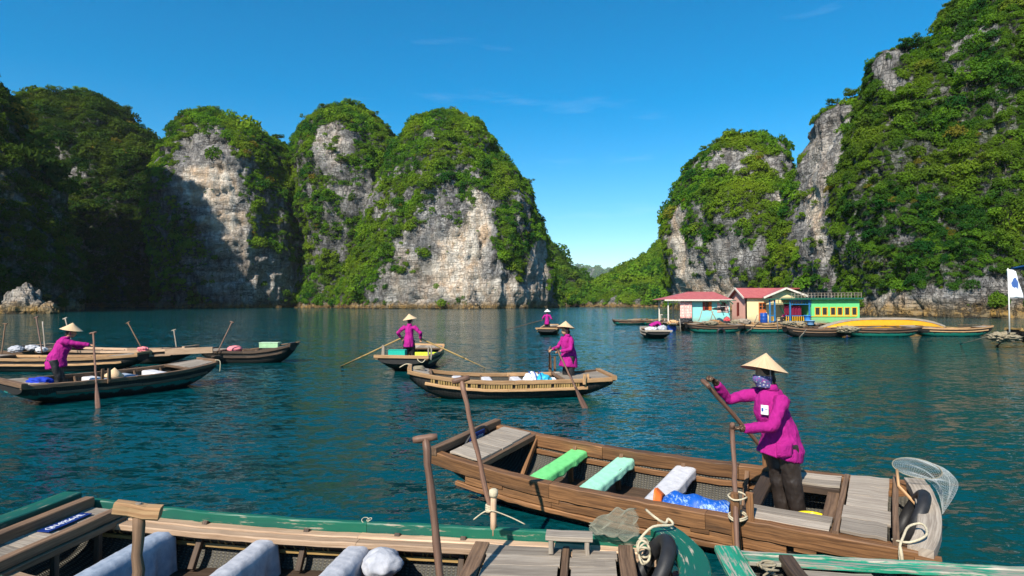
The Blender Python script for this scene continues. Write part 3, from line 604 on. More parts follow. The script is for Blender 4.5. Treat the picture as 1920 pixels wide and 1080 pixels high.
# ------------------------------------------------------------------ single trees that stand out on crests and slopes
BARK = plain('tree_bark', (.10, .08, .06), .9, .3, 8, .5)
def tree_meshes(seed, mat):
    rg = np.random.default_rng(seed); m = MB(); h = 1.0; lean = rg.normal(size=2)*.12
    tr = [Vector((lean[0]*z*z+.03*math.sin(z*5+seed), lean[1]*z*z, z*h)) for z in (-.15, 0, .2, .4, .6, .8)]; m.tube(tr, [.055, .048, .04, .033, .025, .012], 7); tips = [(tr[-1], .33)]
    for k in range(6):
        z0 = .3+.08*k; b = tr[2].lerp(tr[5], (z0-.2)/.6); a = k*2.4+rg.random()*1.2; ln = .42+.2*rg.random(); d = Vector((math.cos(a), math.sin(a), .45+.3*rg.random()))
        e = b+d*ln; m.tube([b, b+d*ln*.5+Vector((0, 0, -.03)), e], [.02, .014, .006], 5); tips.append((e, .20+.12*rg.random())); 
        if rg.random() < .7: tips.append((b+d*ln*.6+Vector((rg.normal()*.1, rg.normal()*.1, .1)), .16+.08*rg.random()))
    me_t = bpy.data.meshes.new('trunk'); me_t.from_pydata(m.v, [], m.f); me_t.polygons.foreach_set('use_smooth', [True]*len(me_t.polygons)); me_t.materials.append(BARK)
    C, Nn = [], []
    for c, r in tips:
        n = int(900*r*r*1.6)+40; d = rg.normal(size=(n, 3)); d /= np.linalg.norm(d, axis=1)[:, None]; rr = r*(.35+.65*rg.random(n)**.6)*(1+.3*gnoise(d*2.2+seed+r*50)); p = d*rr[:, None]*np.array([1, 1, .62])+np.array(c); C.append(p); Nn.append(d*.6+rg.normal(size=(n, 3))*.6+np.array([0, 0, .4]))
    C, Nn = np.concatenate(C), np.concatenate(Nn); Nn /= np.linalg.norm(Nn, axis=1)[:, None]; n = len(C)
    a = np.cross(Nn, rg.normal(size=(n, 3))); a /= np.linalg.norm(a, axis=1)[:, None]; b = np.cross(Nn, a); sz = .045*(.6+.8*rg.random(n)); a *= sz[:, None]; b *= (sz*.6)[:, None]
    V = np.stack([C-a, C-b, C+a, C+b], 1).reshape(-1, 3); me_c = np_mesh('crown', V, np.arange(4*n).reshape(-1, 4), False); me_c.materials.append(mat); return me_t, me_c
from mathutils.bvhtree import BVHTree
BVHS = [BVHTree.FromPolygons([v.co for v in o.data.vertices], [tuple(p.vertices) for p in o.data.polygons]) for o in SC.objects if o.name.startswith('cliff')]
TREES = [tree_meshes(300+k, (LEAF, LEAF_D)[k % 2]) for k in range(6)]
def plant_trees(spots, hmin, hmax, label, group, seed):
    """spots: (px, py) seen on a cliff; the tree is rooted where that sight line meets the rock"""
    rg = np.random.default_rng(seed)
    for (px, py) in spots:
        for dy in range(0, 60, 3):
            hits = [h for h in (b.ray_cast((0, 0, H), ray(px, py+dy).normalized()) for b in BVHS) if h[0] is not None]
            if hits: loc = min(hits, key=lambda h: h[3])[0]; break
        else: continue
        t = thing('tree', label, 'tree', loc-Vector((0, 0, .2)), rg.random()*6.28, group); hh = rg.uniform(hmin, hmax); t.scale = (hh*rg.uniform(.85, 1.15), hh*rg.uniform(.85, 1.15), hh)
        a, b = TREES[int(rg.integers(len(TREES)))]; o = bpy.data.objects.new('trunk', a); COL.objects.link(o); o.parent = t; o = bpy.data.objects.new('crown', b); COL.objects.link(o); o.parent = t
_rg = np.random.default_rng(12)
plant_trees([(657, 203), (610, 212), (575, 232), (700, 222), (725, 240), (545, 245)], 3, 4.6, 'tree standing on the crest of the green peak behind the central cliff', 'trees on the crest of the green peak', 1)
plant_trees([(815, 218), (845, 214), (785, 228), (895, 240), (925, 272), (950, 305), (985, 350)], 2.6, 4.2, 'tree on the rounded top of the tall central cliff', 'trees on the central cliff', 2)
plant_trees([(375, 214), (400, 211), (350, 236), (440, 230), (480, 243), (520, 255)], 2.6, 4.2, 'tree on the crest of the cracked grey tower', 'trees on the cracked grey tower', 3)
plant_trees([(70, 183), (100, 180), (150, 181), (190, 196), (235, 215), (262, 240), (300, 280), (40, 190)], 3.4, 5.5, 'tree on the skyline of the broad forested hill at the left', 'trees on the forested hill', 4)
plant_trees([(1380, 262), (1420, 260), (1345, 268), (1320, 285), (1450, 275), (1300, 310)], 1.6, 2.6, 'small tree on the top of the round-topped tower', 'trees on the round-topped tower', 5)
plant_trees([(1770, 60), (1790, 25), (1748, 98), (1700, 100), (1640, 190), (1600, 192), (1560, 200), (1720, 96)], 1.8, 3.2, 'tree on the skyline of the high slope at the right', 'trees on the right skyline', 6)
plant_trees([(int(_rg.uniform(1640, 1900)), int(_rg.uniform(120, 540))) for _ in range(46)], 1.8, 3.4, 'leafy tree among the jungle on the steep right cliff', 'trees in the jungle of the right cliff', 7)
plant_trees([(int(_rg.uniform(1300, 1600)), int(_rg.uniform(330, 540))) for _ in range(22)], 1.8, 3.0, 'leafy tree on the slope behind the floating houses', 'trees on the slope behind the houses', 8)
plant_trees([(int(_rg.uniform(600, 1000)), int(_rg.uniform(260, 430))) for _ in range(26)], 2.6, 4.2, 'leafy tree on the sunlit side of the central cliffs', 'trees on the sunlit central cliffs', 9)
# ------------------------------------------------------------------ fabrics and small materials
C_GREEN = cloth('green_towel', (.17, .60, .20)); C_MINT = cloth('mint_towel', (.33, .66, .48)); C_WHITE = cloth('white_cloth', (.56, .55, .57))
C_PALEBLUE = cloth('pale_blue_grey_cloth', (.25, .30, .38), (.34, .38, .45)); C_GREYC = cloth('light_grey_cloth', (.36, .37, .41), (.46, .46, .49)); C_PINK = cloth('pink_cloth', (.75, .22, .24))
C_BLUE = cloth('blue_cloth', (.02, .05, .42)); C_YEL = cloth('yellow_green_cloth', (.55, .66, .05)); C_TEAL = cloth('teal_cloth', (.02, .40, .30))
P_YEL = plain('yellow_plastic', (.75, .56, .01), .3, .06, 4, .03); P_BLUE = plain('blue_plastic', (.01, .06, .30), .35, .1, 4, .03); P_LBLUE = plain('light_blue_plastic', (.05, .28, .72), .35, .1, 4, .03)
PLATE = plain('blue_number_plate', (.008, .028, .17), .45, .15, 8, .05); LETTER = plain('white_lettering', (.72, .73, .76), .5, .05, 20, .02)
def tarp_mat():
    m = NT('blue_woven_sack'); o = m.n('TexCoord').outputs['Object']; n = m.noise(m.map(o, (60, 12, 60)), 1, 4, .7); n2 = m.noise(o, 7, 4, .6)
    c = m.mix(m.rng(m.math('ADD', m.math('MULTIPLY', n, .6), m.math('MULTIPLY', n2, .5)), .56, .68), (.006, .085, .42), (.35, .50, .68)); m.pr(c, .5, m.bump(m.math('ADD', n, n2), .5, .006), .4); return m.m
TARP = tarp_mat(); ORANGE = plain('orange_trim', (.72, .14, .02), .55, .15, 12, .3)
def net_mat(name, col, scale=55., fill=.5):
    m = NT(name); uv = m.n('UVMap').outputs[0]
    x = m.n('SeparateXYZ', Vector=m.map(uv, (scale, scale, 1), (0, 0, R(45))))
    a = m.math('ABSOLUTE', m.math('SUBTRACT', m.math('FRACT', x.outputs[0]), .5)); b = m.math('ABSOLUTE', m.math('SUBTRACT', m.math('FRACT', x.outputs[1]), .5))
    k = m.rng(m.math('MAXIMUM', a, b), .5-fill*.5, .5-fill*.5+.03)
    p = m.n('BsdfDiffuse', Color=(*col, 1)); t = m.n('BsdfTransparent'); s = m.n('MixShader', i0=k); m.t.links.new(t.outputs[0], s.inputs[1]); m.t.links.new(p.outputs[0], s.inputs[2]); m.t.links.new(s.outputs[0], m.out.inputs[0]); return m.m
NETC = plain('pale_net_cord', (.45, .48, .48), .8); NETG = plain('grey_green_net_cord', (.26, .26, .20), .9)
NET = net_mat('dip_net_mesh', (.34, .37, .38), 60, .13); NETD = net_mat('fishing_net_mesh', (.17, .175, .13), 70, .42)

qA = (1.454, 6.494, 2.585, 2.366, 0.809, 0.73, 0.672, 0.489, 0.46, 0.59, -0.083)
qB = (-1.36, 4.36, 3.018, 2.491, 0.505, 0.80, 0.61, 0.522, 0.424, 0.60, -0.003)
qC = (3.683, 3.356, 3.018, 2.372, 0.5, 0.738, 0.481, 0.5, 0.497, 0.617, 0.002)

# ================================================================== A : big boat of the masked rower
A = Boat(qA, 'brown wooden boat with green, mint and white bench covers, rowed by the masked woman')
A.hull(41, 17)
A.rail('gunwale_plank', WET, .105, .15, -.075, -.985, 1., pieces=3, seg=12)
# stepped rub boards under the gunwale on both sides
A.rail('rub_board', WET, .05, .095, -.205, -.60, .80, pieces=3, seg=12, out=-.02)
A.rail('lower_rub_board', WET, .05, .05, -.285, -.62, .86, pieces=2, seg=12, out=-.012)
for s_ in (-.66, -.30, .02, .33, .62):
    for sd in (-1, 1):
        m = MB(); m.bar(A.p(s_-.035, sd, -.165, .035), A.p(s_+.035, sd, -.165, .035), .055, .05); m.build('spacer_block', WET, A.o)
A.rail('inner_stringer', WET, .03, .06, -.20, -.55, .74, out=-.10, seg=10)
for s_ in (.72, .49, .235, -.075, -.36): A.rib(s_, WET, .055, .05)
# bow end: beam, hoop, number plate, raised deck of pale boards
A.cross('bow_beam', OLD, .985, .10, .09, .015, over=.07)
A.cross('bow_deck_beam', OLD, .735, .07, .07, -.035)
A.cross('bow_deck_rear_beam', OLD, .915, .05, .06, -.03)
A.planks('bow_deck_plank', GREYW, .74, .915, 5, .022, .024, .115)

# benches
for s_ in (.47, .215, -.085, .03+.6): A.bench(s_, .19) if s_ < .6 else None
for s_ in (.47, .215):
    for sd in (-1, 1):
        m = MB(); m.bar((s_*A.L, sd*.38, .08), (s_*A.L, sd*.38, A.z(s_)-.12), .05, .05, n=3); m.build('bench_post', WET, A.o)
# stern: thwart, well coamings, side decks, stern deck, beams, transom timber
A.cross('thwart', DARKW, -.455, .13, .05, -.05)
A.planks('side_deck_plank', GREYW, -.46, -.735, 2, .004, .024, .085, y0=.55, y1=1.)
A.planks('side_deck_plank', GREYW, -.50, -.735, 2, .004, .024, .085, y0=-1., y1=-.55)
m = MB(); m.bar((-.5*A.L, .36, A.z(-.5)-.05), (-.735*A.L, .36, A.z(-.7)-.05), .03, .07); m.build('well_coaming', DARKW, A.o)
m = MB(); m.bar((-.5*A.L, -.36, A.z(-.5)-.05), (-.735*A.L, -.36, A.z(-.7)-.05), .03, .07); m.build('well_coaming', DARKW, A.o)
A.cross('well_rear_board', OLD, -.715, .10, .02, -.06)
A.cross('deck_beam', OLD, -.752, .045, .05, .0)
A.planks('stern_deck_plank', GREYW, -.765, -.905, 5, .03, .028, .085, warp=.006)
A.cross('stern_beam', OLD, -.925, .045, .075, .015, over=.02)
m = MB(); n_ = 13; pa = []
for i in range(n_):
    v = i/(n_-1)*2-1; pa.append(Vector((-1.0*A.L-.04+.085*v*v-.02, v*.785, A.zs+.012)))
m.sweep(pa, .165, .085, ch=.006, jit=.002, anchor=(0, -.6)); m.build('transom_timber', GREYW, A.o)
for sd in (-1, 1):
    m = MB(); m.bar((-.965*A.L-.02, sd*.79, A.zs-.11), (-1.01*A.L-.08, sd*.79, A.zs-.11), .13, .15); m.build('transom_end', WET, A.o)
def rowlock(bt, s, sd, mat, h=.24, low=.26, out=.03):
    b0 = bt.p(s, sd, 0, -out); m = MB(); m.sweep([b0+Vector((0, 0, z)) for z in (-low, -low*.5, 0, h*.6, h)], .075, .055, up=(0, 1, 0), ch=.01, jit=.004, taper=(.9, 1, 1, .95, .8)); m.build('rowlock_post', mat, bt.o)
    m = MB(); b1 = bt.p(s-.045, sd, 0, .05); m.sweep([b1+Vector((0, 0, z)) for z in (-.1, 0, h*.5, h*.95)], .06, .05, up=(0, 1, 0), ch=.008, jit=.003); m.build('rowlock_stub', mat, bt.o)
rowlock(A, -.435, 1, WET); rowlock(A, -.435, -1, WET)
for k, (dz, rr) in enumerate(((.02, .009), (.035, .008), (.2, .008))):
    c = A.p(-.44, 1, dz, 0); pts = [c+Vector((.075*math.cos(a), .085*math.sin(a)-.01, .006*math.sin(3*a))) for a in [i*2*math.pi/9 for i in range(10)]]
    rope('rope_lashing', '', pts, rr, ROPE, parent=A.o)
# things on board
drape('towel', 'bright green towel over the bench nearest the bow deck', A, .47, .19, C_GREEN, seed=3, y0=-1., y1=.72, drop=.07, wob=.006)
drape('towel', 'mint green towel over the middle bench, between the green and white ones', A, .215, .19, C_MINT, seed=4, y0=-1., y1=.80, drop=.07, wob=.006)
drape('cloth', 'white cloth over the bench in front of the blue sack', A, -.085, .20, C_WHITE, seed=5, y0=-1., y1=.95, drop=.09, cat='cloth', wob=.004)
# hoop (bicycle tyre) and plate in the bow well
m = MB(); hc = A.w((.945*A.L, -.02, A.z(.95)-.13)); torus(m, (0, 0, 0), .285, .016, ax=A.mat.to_3x3() @ Vector((.96, .0, .30)), n=40); torus(m, (0, 0, .012), .262, .009, ax=A.mat.to_3x3() @ Vector((.96, .0, .30)), n=40)
o = m.build('tyre_hoop', BLACKR, None, label='black bicycle tyre hoop standing in the bow of the big brown boat', cat='tyre'); o.location = hc
pl = MB(); pl.bar((0, -.15, 0), (0, .15, 0), .012, .17, up=(0, 0, 1), n=2, ch=.002, jit=0)
o = pl.build('number_plate', PLATE, A.o); o.location = (.938*A.L, -.04, A.z(.94)+.0); o.rotation_euler = (0, R(-14), 0)
text_on('QN-6508', LETTER, o, (-.0075, 0, .0), (0, -1, 0), (-1, 0, 0), .085, sx=.72)
# blue sack
def sack(label, c, ax, length, r):
    c, ax = Vector(c), Vector(ax).normalized(); lat = ax.cross(Vector((0, 0, 1))).normalized(); t = thing('sack', label, 'sack', c); up = Vector((0, 0, 1))
    def fn(u, v):
        a = v*2*math.pi; k = 1-.25*abs(2*u-1)**3; rr = r*k*(1+.10*math.sin(a*3+u*5)+.05*math.sin(u*23+a)); zz = math.sin(a)*rr*.78
        if u > .82: zz *= 1-.25*(u-.82)/.18
        return ax*(length*(u-.5))+lat*(math.cos(a)*rr*1.12)+up*(zz+r*.55+.012*math.sin(u*17))
    m = MB(); m.grid(fn, 40, 25, True); m.build('body', TARP, t)
    def fo(u, v):
        a = v*2*math.pi; uu = 1+.0*u; rr = r*(.78+.10*u)*(1+.12*math.sin(a*4)); return ax*(length*(.495+.12*u))+lat*(math.cos(a)*rr*1.12)+up*(math.sin(a)*rr*.66+r*.55+.05*u)
    m = MB(); m.grid(fo, 5, 25, True); m.build('mouth_hem', ORANGE, t, solid=.006)
    m = MB(); m.tube([ax*(length*.60)+up*.02-lat*.06*0, ax*(length*.66)+up*.03+lat*.03, ax*(length*.72)+up*.055+lat*.05], [.03, .035, .012], 8); m.build('flap', C_BLUE, t); return t
s0, s1 = A.w((-.37*A.L, .42, .30)), A.w((-.14*A.L, .50, .32))
sack('blue woven plastic sack with orange hem lying along the side', (s0+s1)/2, s1-s0, .60, .135)
# yellow bucket
bk = thing('bucket', 'yellow plastic bucket standing in the stern well', 'bucket', A.w((-.655*A.L, .16, .10)))
m = MB(); m.lathe([(.10, 0), (.115, .12), (.128, .25), (.133, .25), (.133, .262), (.122, .262), (.115, .25), (.095, .02), (.001, .02)], n=24); m.build('pail', P_YEL, bk)
m = MB(); m.tube([(.13*math.cos(a), .03, .25-.1*math.sin(a)) for a in [math.pi*i/10 for i in range(11)]], .004, 6); m.build('handle', WHITEP, bk)
# stern tyre
ty = MB(); torus(ty, (0, 0, 0), .235, .05, ax=A.mat.to_3x3() @ Vector((.90, 0, .42)), n=36, k=12)
o = ty.build('tyre', BLACKR, None, label='black rubber tyre hung inside the stern timber of the big boat', cat='tyre'); o.location = A.w((-.972*A.L, -.12, A.zs-.12))
# dip net
dn = thing('dip_net', 'hooped hand net with fine pale mesh resting on the boat stern', 'net', A.w((-.965*A.L, -.70, A.zs+.10)))
hx = A.mat.to_3x3() @ Vector((-.75, -.55, .0)); ax = Vector((.05, -.33, .94)).normalized(); u_ = Vector((1, .2, .02)).normalized(); v_ = ax.cross(u_).normalized()
cN = Vector((.08, -.02, .05))
m = MB(); m.tube([cN+u_*(.225*math.cos(a))+v_*(.17*math.sin(a)) for a in [2*math.pi*i/36 for i in range(37)]], .0045, 6, cap=False); m.build('hoop', ROPED, dn)
def bag(u, v):
    a = v*2*math.pi; e = cN+u_*(.225*math.cos(a))+v_*(.17*math.sin(a)); tip = Vector((.23, -.14, -.34)); k = u**1.3
    mid = cN+Vector((.16, -.06, -.04)); p = e.lerp(mid, min(1, k*1.7)) if k < .45 else None
    q = e*(1-k)+tip*k; q += Vector((.10*math.sin(k*math.pi), -.04*math.sin(k*math.pi), .10*math.sin(k*math.pi))); sh = .55+.45*math.cos(a*2); q += Vector((.02*math.sin(a*5+u*6), .02*math.cos(a*4), .012*math.sin(a*6)))*(1-abs(2*k-1)); return q
m = MB(); m.grid(bag, 34, 64, True, 1.0, 1.5); o = m.build('mesh_bag', NETC, dn); wf = o.modifiers.new('strands', 'WIREFRAME'); wf.thickness = .0016; wf.use_even_offset = False
m = MB(); m.tube([cN-u_*.22, Vector((-.22, -.22, -.06)), Vector((-.15, -.45, -.22))], .014, 8); m.build('handle', TAN, dn)
# stern rope
cR = A.w((-.935*A.L, .78, A.zs+.03)); xr = A.mat.to_3x3() @ Vector((-1, 0, 0)); yr = A.mat.to_3x3() @ Vector((0, 1, 0))
rope('rope', 'pale rope looped and knotted at the near stern corner of the big boat', [cR-xr*.05-yr*.05, cR+xr*.06+Vector((0, 0, .02)), cR+xr*.17-yr*.12+Vector((0, 0, .05)), cR+xr*.15-yr*.27+Vector((0, 0, .07)), cR+xr*.06-yr*.20+Vector((0, 0, .06)), cR+xr*.02-yr*.04+Vector((0, 0, .03)), cR+yr*.055, cR+yr*.07+Vector((0, 0, -.09)), cR+yr*.075+xr*.03+Vector((0, 0, -.17)), cR+yr*.075+xr*.07+Vector((0, 0, -.24))], .0095, ROPE)
rope('rope', 'frayed rope end hanging beside the stern knot of the big boat', [cR+yr*.06, cR+yr*.085+xr*.01+Vector((0, 0, -.06)), cR+yr*.085+xr*.015+Vector((0, 0, -.14)), cR+yr*.08+xr*.05+Vector((0, 0, -.2))], .012, ROPE)

# ================================================================== B : near boat with green edge
B = Boat(qB, 'nearest boat with green painted edge and cloth covered benches, cut off at the bottom')
B.hull(41, 17, drop_top=.125)
B.rail('outer_edge_board', GRN, .055, .19, -.08, -.99, .93, pieces=2, seg=12, sides=(-1, 1), jit=.002)
B.rail('gunwale_plank', PINE, .10, .045, -.085, -.95, .92, pieces=2, seg=12, out=-.058, jit=.0015)
B.rail('inner_gunwale_plank', PINE, .10, .05, -.095, -.95, .90, pieces=2, seg=12, out=-.161, jit=.0015)
B.rail('bamboo_stringer', DARKW, .035, .035, -.17, -.9, .9, out=-.12, seg=12, tubes=True)
lash = MB()
for k in range(60):
    s_ = -.88+1.76*k/59+random.uniform(-.012, .012)
    c = B.p(s_, -1, -.17, .138); torus(lash, c, .022, .006, ax=Vector((1, random.uniform(-.4, .4), random.uniform(-.3, .3))), n=8, k=5)
lash.build('cane_lashing', BAMB, B.o, kind='stuff')
m = MB(); m.sweep([B.p(s_, -1, -.215, .14) for s_ in [.9-.2*i for i in range(10)]], .02, .03, jit=.003); m.build('inner_strip', BAMB, B.o)
B.cross('bow_beam', GRN, .995, .17, .08, .0, over=.06)
B.cross('bow_brace', OLD, .915, .09, .085, .01, over=-.02)
B.cross('bow_deck_beam', OLD, .795, .075, .075, -.01, over=-.02)
B.cross('bow_deck_lower_beam', OLD, .782, .06, .05, -.07, over=-.02)
B.planks('bow_deck_plank', GREYW, .80, .905, 7, -.022, .024, .10)
for y_ in (-.3, .1):
    m = MB(); m.bar((.79*B.L, y_, .08), (.79*B.L, y_, B.z(.79)-.05), .045, .045, n=3); m.build('deck_post', DARKW, B.o)
for s_ in (.62, .28, -.03): B.bench(s_, .13, dz=-.155, inn=.2)
for s_ in (.52, .17, -.14, -.36): B.rib(s_, DARKW, .05, .045, sides=(-1,))
B.cross('deck_edge_beam', OLD, -.43, .115, .05, -.055, inn=.20)
B.planks('stern_deck_plank', GREYW, -.455, -.675, 6, -.045, .024, .20)
B.cross('deck_seam_beam', OLD, -.69, .05, .05, -.055, inn=.20)
B.planks('stern_deck_plank', GREYW, -.705, -.835, 6, -.045, .024, .20)
B.cross('deck_end_beam', OLD, -.862, .105, .05, -.04, inn=.15)
m = MB(); pa = [Vector((-1.0*B.L-.05+.13*v*v-.02, v*.56, B.zs+.03)) for v in [i/8*2-1 for i in range(9)]]
m.sweep(pa, .20, .06, ch=.008, jit=.002); m.build('transom_board', GRN, B.o)
pp = Vector((-.66*B.L, 0, 0))
plt = MB(); plt.bar((0, -.20, 0), (0, .20, 0), .105, .006, n=2, ch=.001, jit=0)
o = plt.build('number_plate', PLATE, B.o); o.location = (.868*B.L, -.20, B.z(.87)-.012)
text_on('QN-0256-HL', LETTER, o, (0, 0, .0035), (0, -1, 0), (0, 0, 1), .072, sx=.86)
drape('cloth', 'pale blue cloth over the bench by the bow deck of the nearest boat', B, .62, .15, C_PALEBLUE, dz=-.115, edge=.03, seed=11, y0=-.90, y1=.9, drop=.30, drop2=.26, cat='cloth', inn=.16, thick=.008, wob=.02)
drape('cloth', 'light grey cloth over the middle bench of the nearest boat', B, .28, .15, C_GREYC, dz=-.115, edge=.03, seed=12, y0=-.9, y1=.9, drop=.30, drop2=.3, cat='cloth', inn=.15, thick=.008, wob=.02)
drape('cloth', 'crumpled white cloth over the bench next to the grey deck', B, -.03, .17, C_GREYC, dz=-.115, edge=.03, seed=13, y0=-.9, y1=.9, drop=.22, drop2=.22, cat='cloth', inn=.16, thick=.008, wob=.02)
def blob(name, label, c, r, mat, seed=1, cat='bundle', sq=(1, 1, .7), amp=.25, fr=2.2, n=28):
    d = []
    for i in range(n):
        for j in range(n*2): a, b = math.pi*i/(n-1), 2*math.pi*j/(2*n); d.append((math.sin(a)*math.cos(b), math.sin(a)*math.sin(b), math.cos(a)))
    d = np.array(d); rr = r*(1+amp*fbm(d*fr+seed*7.7, 3)); V = d*rr[:, None]*np.array(sq)
    me = np_mesh(name, V, grid_faces(n, 2*n, True)); o = link_mesh(name, me, mat); o.location = c; return tag(o, label, cat)
blob('cloth_bundle', 'rumpled white cloth bundle lying beside the crumpled bench cloth', B.w((-.13*B.L, -.40, .27)), .15, C_GREYC, 4, amp=.14, fr=1.5)
# stool on deck
st = thing('stool', 'low wooden stool standing on the grey stern deck of the nearest boat', 'stool', B.w((-.70*B.L, -.40, B.z(-.7)-.043)), qB[2])
m = MB(); m.bar((-.17, 0, .115), (.17, 0, .115), .14, .035, ch=.006); m.build('seat', GREYW, st)
for sx in (-1, 1):
    m = MB(); m.bar((sx*.13, 0, .0), (sx*.13, 0, .097), .035, .125, up=(0, 1, 0), n=3); m.build('leg', GREYW, st)
# tyre with rope, net on stern
ty = MB(); torus(ty, (0, 0, 0), .22, .05, ax=B.mat.to_3x3() @ Vector((.85, 0, .5)), n=36, k=12)
tyo = ty.build('tyre', BLACKR, None, label='worn black tyre lashed with rope inside the green stern', cat='tyre'); tyo.location = B.w((-.925*B.L, -.10, B.zs-.08))
tc_ = tyo.location
pts = []
for k in range(34):
    a = k*.95; pts.append(B.w((-.91*B.L+.04*math.cos(a), -.34+.0055*k+.03*math.sin(a*1.7), B.zs+.0+.055*math.sin(a))))
rope('rope_coil', 'bundle of pale rope wound around the tyre at the green stern', pts, .008, ROPE, cat='rope')
e0 = B.w((-.90*B.L, -.33, B.zs+.04)); e1 = B.w((-1.0*B.L, -.46, B.zs+.11))
rope('rope', 'thick pale rope running from the tyre to the green stern corner', [e0, e0.lerp(e1, .4)+Vector((0, 0, .05)), e1, e1+Vector((-.02, .04, .03)), e1+Vector((-.05, .01, .01)), e0.lerp(e1, .55)+Vector((0, .05, .08)), B.w((-.93*B.L, -.62, B.zs+.16))], .010, ROPE)
nb_ = B.w((-.85*B.L, -.50, B.zs+.06)); xb = B.mat.to_3x3() @ Vector((-1, 0, 0))
def netfn(u, v):
    a = v*2*math.pi; r_ = .02+.085*math.sin(min(1, u*1.05)*math.pi*.62); return nb_+xb*(.34*u-.22)+Vector((0, .6, .8))*(r_*math.sin(a)*(1+.2*math.sin(a*3+u*7)))+Vector((0, .8, -.3))*(r_*.45*math.cos(a))+Vector((.01*math.sin(a*5), 0, .06*u*u+.012*math.sin(u*19+a*2)))
m = MB(); m.grid(netfn, 52, 64, True, .8, .9)
dn2 = m.build('fishing_net', NETG, None, label='bundled grey green fishing net lying at the stern corner of the nearest boat', cat='net')
wf = dn2.modifiers.new('strands', 'WIREFRAME'); wf.thickness = .0022; wf.use_even_offset = False
# stub post with upright oar
sb = B.w(B.p(-.455, -1, -.02, .03))
m = MB(); m.tube([B.p(-.455, -1, -.02, .03)+Vector((0, 0, z)) for z in (-.02, .1, .22, .32)], [.026, .025, .025, .024], 10); m.build('stub_post', PINE, B.o)
m = MB(); m.tube([B.p(-.455, -1, -.02, .03)+Vector((0, 0, z)) for z in (.28, .30, .335, .345)], [.03, .036, .036, .02], 10); m.build('post_cap', ROPE, B.o)
top2 = at(864, 712, y=5.12); low2 = at(920, 958, y=5.0); dv = (low2-top2).normalized()
oar('oar', 'tall upright oar tied to the stub post on the green edge', top2, low2+dv*.85, .021, gripdir=(1, .1, 0), gl=.15, blade=.7, bw=.06)
kk = low2+Vector((-.005, -.02, .03))
kn = MB()
for i in range(4): torus(kn, kk+Vector((0, 0, .012*i-.02)), .03, .010, ax=Vector((.15*i-.2, .1, 1)), n=12, k=6)
kn.build('rope_knot', ROPE, None, label='white rope knot tying the upright oar to its stub post', cat='rope')
e = B.w(B.p(-.455, -1, .0, .03)); pts0 = e+Vector((0, -.02, .13))
rope('rope', 'thin cord crossing the stub post with loose ends', [pts0+Vector((-.16, .02, -.05)), pts0+Vector((-.07, .0, .02)), pts0+Vector((.0, -.015, .03)), pts0+Vector((.1, .0, -.01)), pts0+Vector((.17, 0, -.04)), pts0+Vector((.25, .0, -.08))], .005, ROPE)
cz = B.w(B.p(-.02, -1, .015, .02))
m = MB(); torus(m, (0, 0, .01), .03, .003, ax=Vector((.2, -.5, 1)), n=16, k=5); torus(m, (.03, .01, .012), .022, .003, ax=Vector((-.3, -.2, 1)), n=14, k=5)
o = m.build('twine_curl', ROPE, None, label='curl of pale twine on the green edge of the nearest boat', cat='twine'); o.location = cz
# two oars standing close to the camera
oar('oar', 'long reddish oar with T grip standing in front of the big boat bow', at(797, 822, y=3.9), at(830, 1120, y=3.75), .0245, gripdir=(1, .15, 0), gl=.155, blade=0, gr=.024, cat='oar')
o3 = oar('oar', 'short oar with chunky weathered T grip beside the blue plate', at(259, 959, y=2.55), at(257, 1300, y=2.45), .0225, grip=False, blade=0, mat=OLD)
m = MB(); m.bar((-.083, -.02, .022), (.083, .02, -.012), .055, .052, n=4, ch=.007, jit=.002); m.build('grip', TAN, o3); m = MB(); m.tube([(0, 0, .02), (0, 0, .035)], .012, 8); m.build('peg', GREYW, o3)

# ================================================================== C : worn green boat, bottom right
Cb = Boat(qC, 'worn boat with peeling green and white paint at the bottom right corner')
Cb.hull(33, 13)
Cb.rail('outer_edge_board', GRNW, .06, .14, -.07, -.99, .96, sides=(-1, 1), seg=12)
Cb.rail('gunwale_plank', GRNW, .10, .03, -.02, -.96, .94, pieces=2, out=-.065, seg=12, sides=(-1, 1))
m = MB(); Cb_e = .985*Cb.L
m.sweep([Vector((Cb_e, v*.46, Cb.zb+.0)) for v in [i/6*2-1 for i in range(7)]], .16, .05, ch=.01, jit=.003, anchor=(0, 0)); m.build('bow_board', GRNW, Cb.o)
Cb.cross('bow_brace', DARKW, .83, .09, .06, -.0, inn=.12)
Cb.planks('bow_deck_plank', GREYW, .60, .80, 6, -.04, .024, .17)
Cb.rib(.5, DARKW); Cb.bench(.45)
pts = []
for k in range(30): a = k*.8; pts.append(Cb.w((.90*Cb.L+.045*math.cos(a*1.3), -.28+.05*math.sin(a)+.003*k, Cb.zb-.02+.03*math.sin(a*.7))))
rope('rope_coil', 'tangled dirty rope behind the worn green bow board', pts, .007, ROPED)
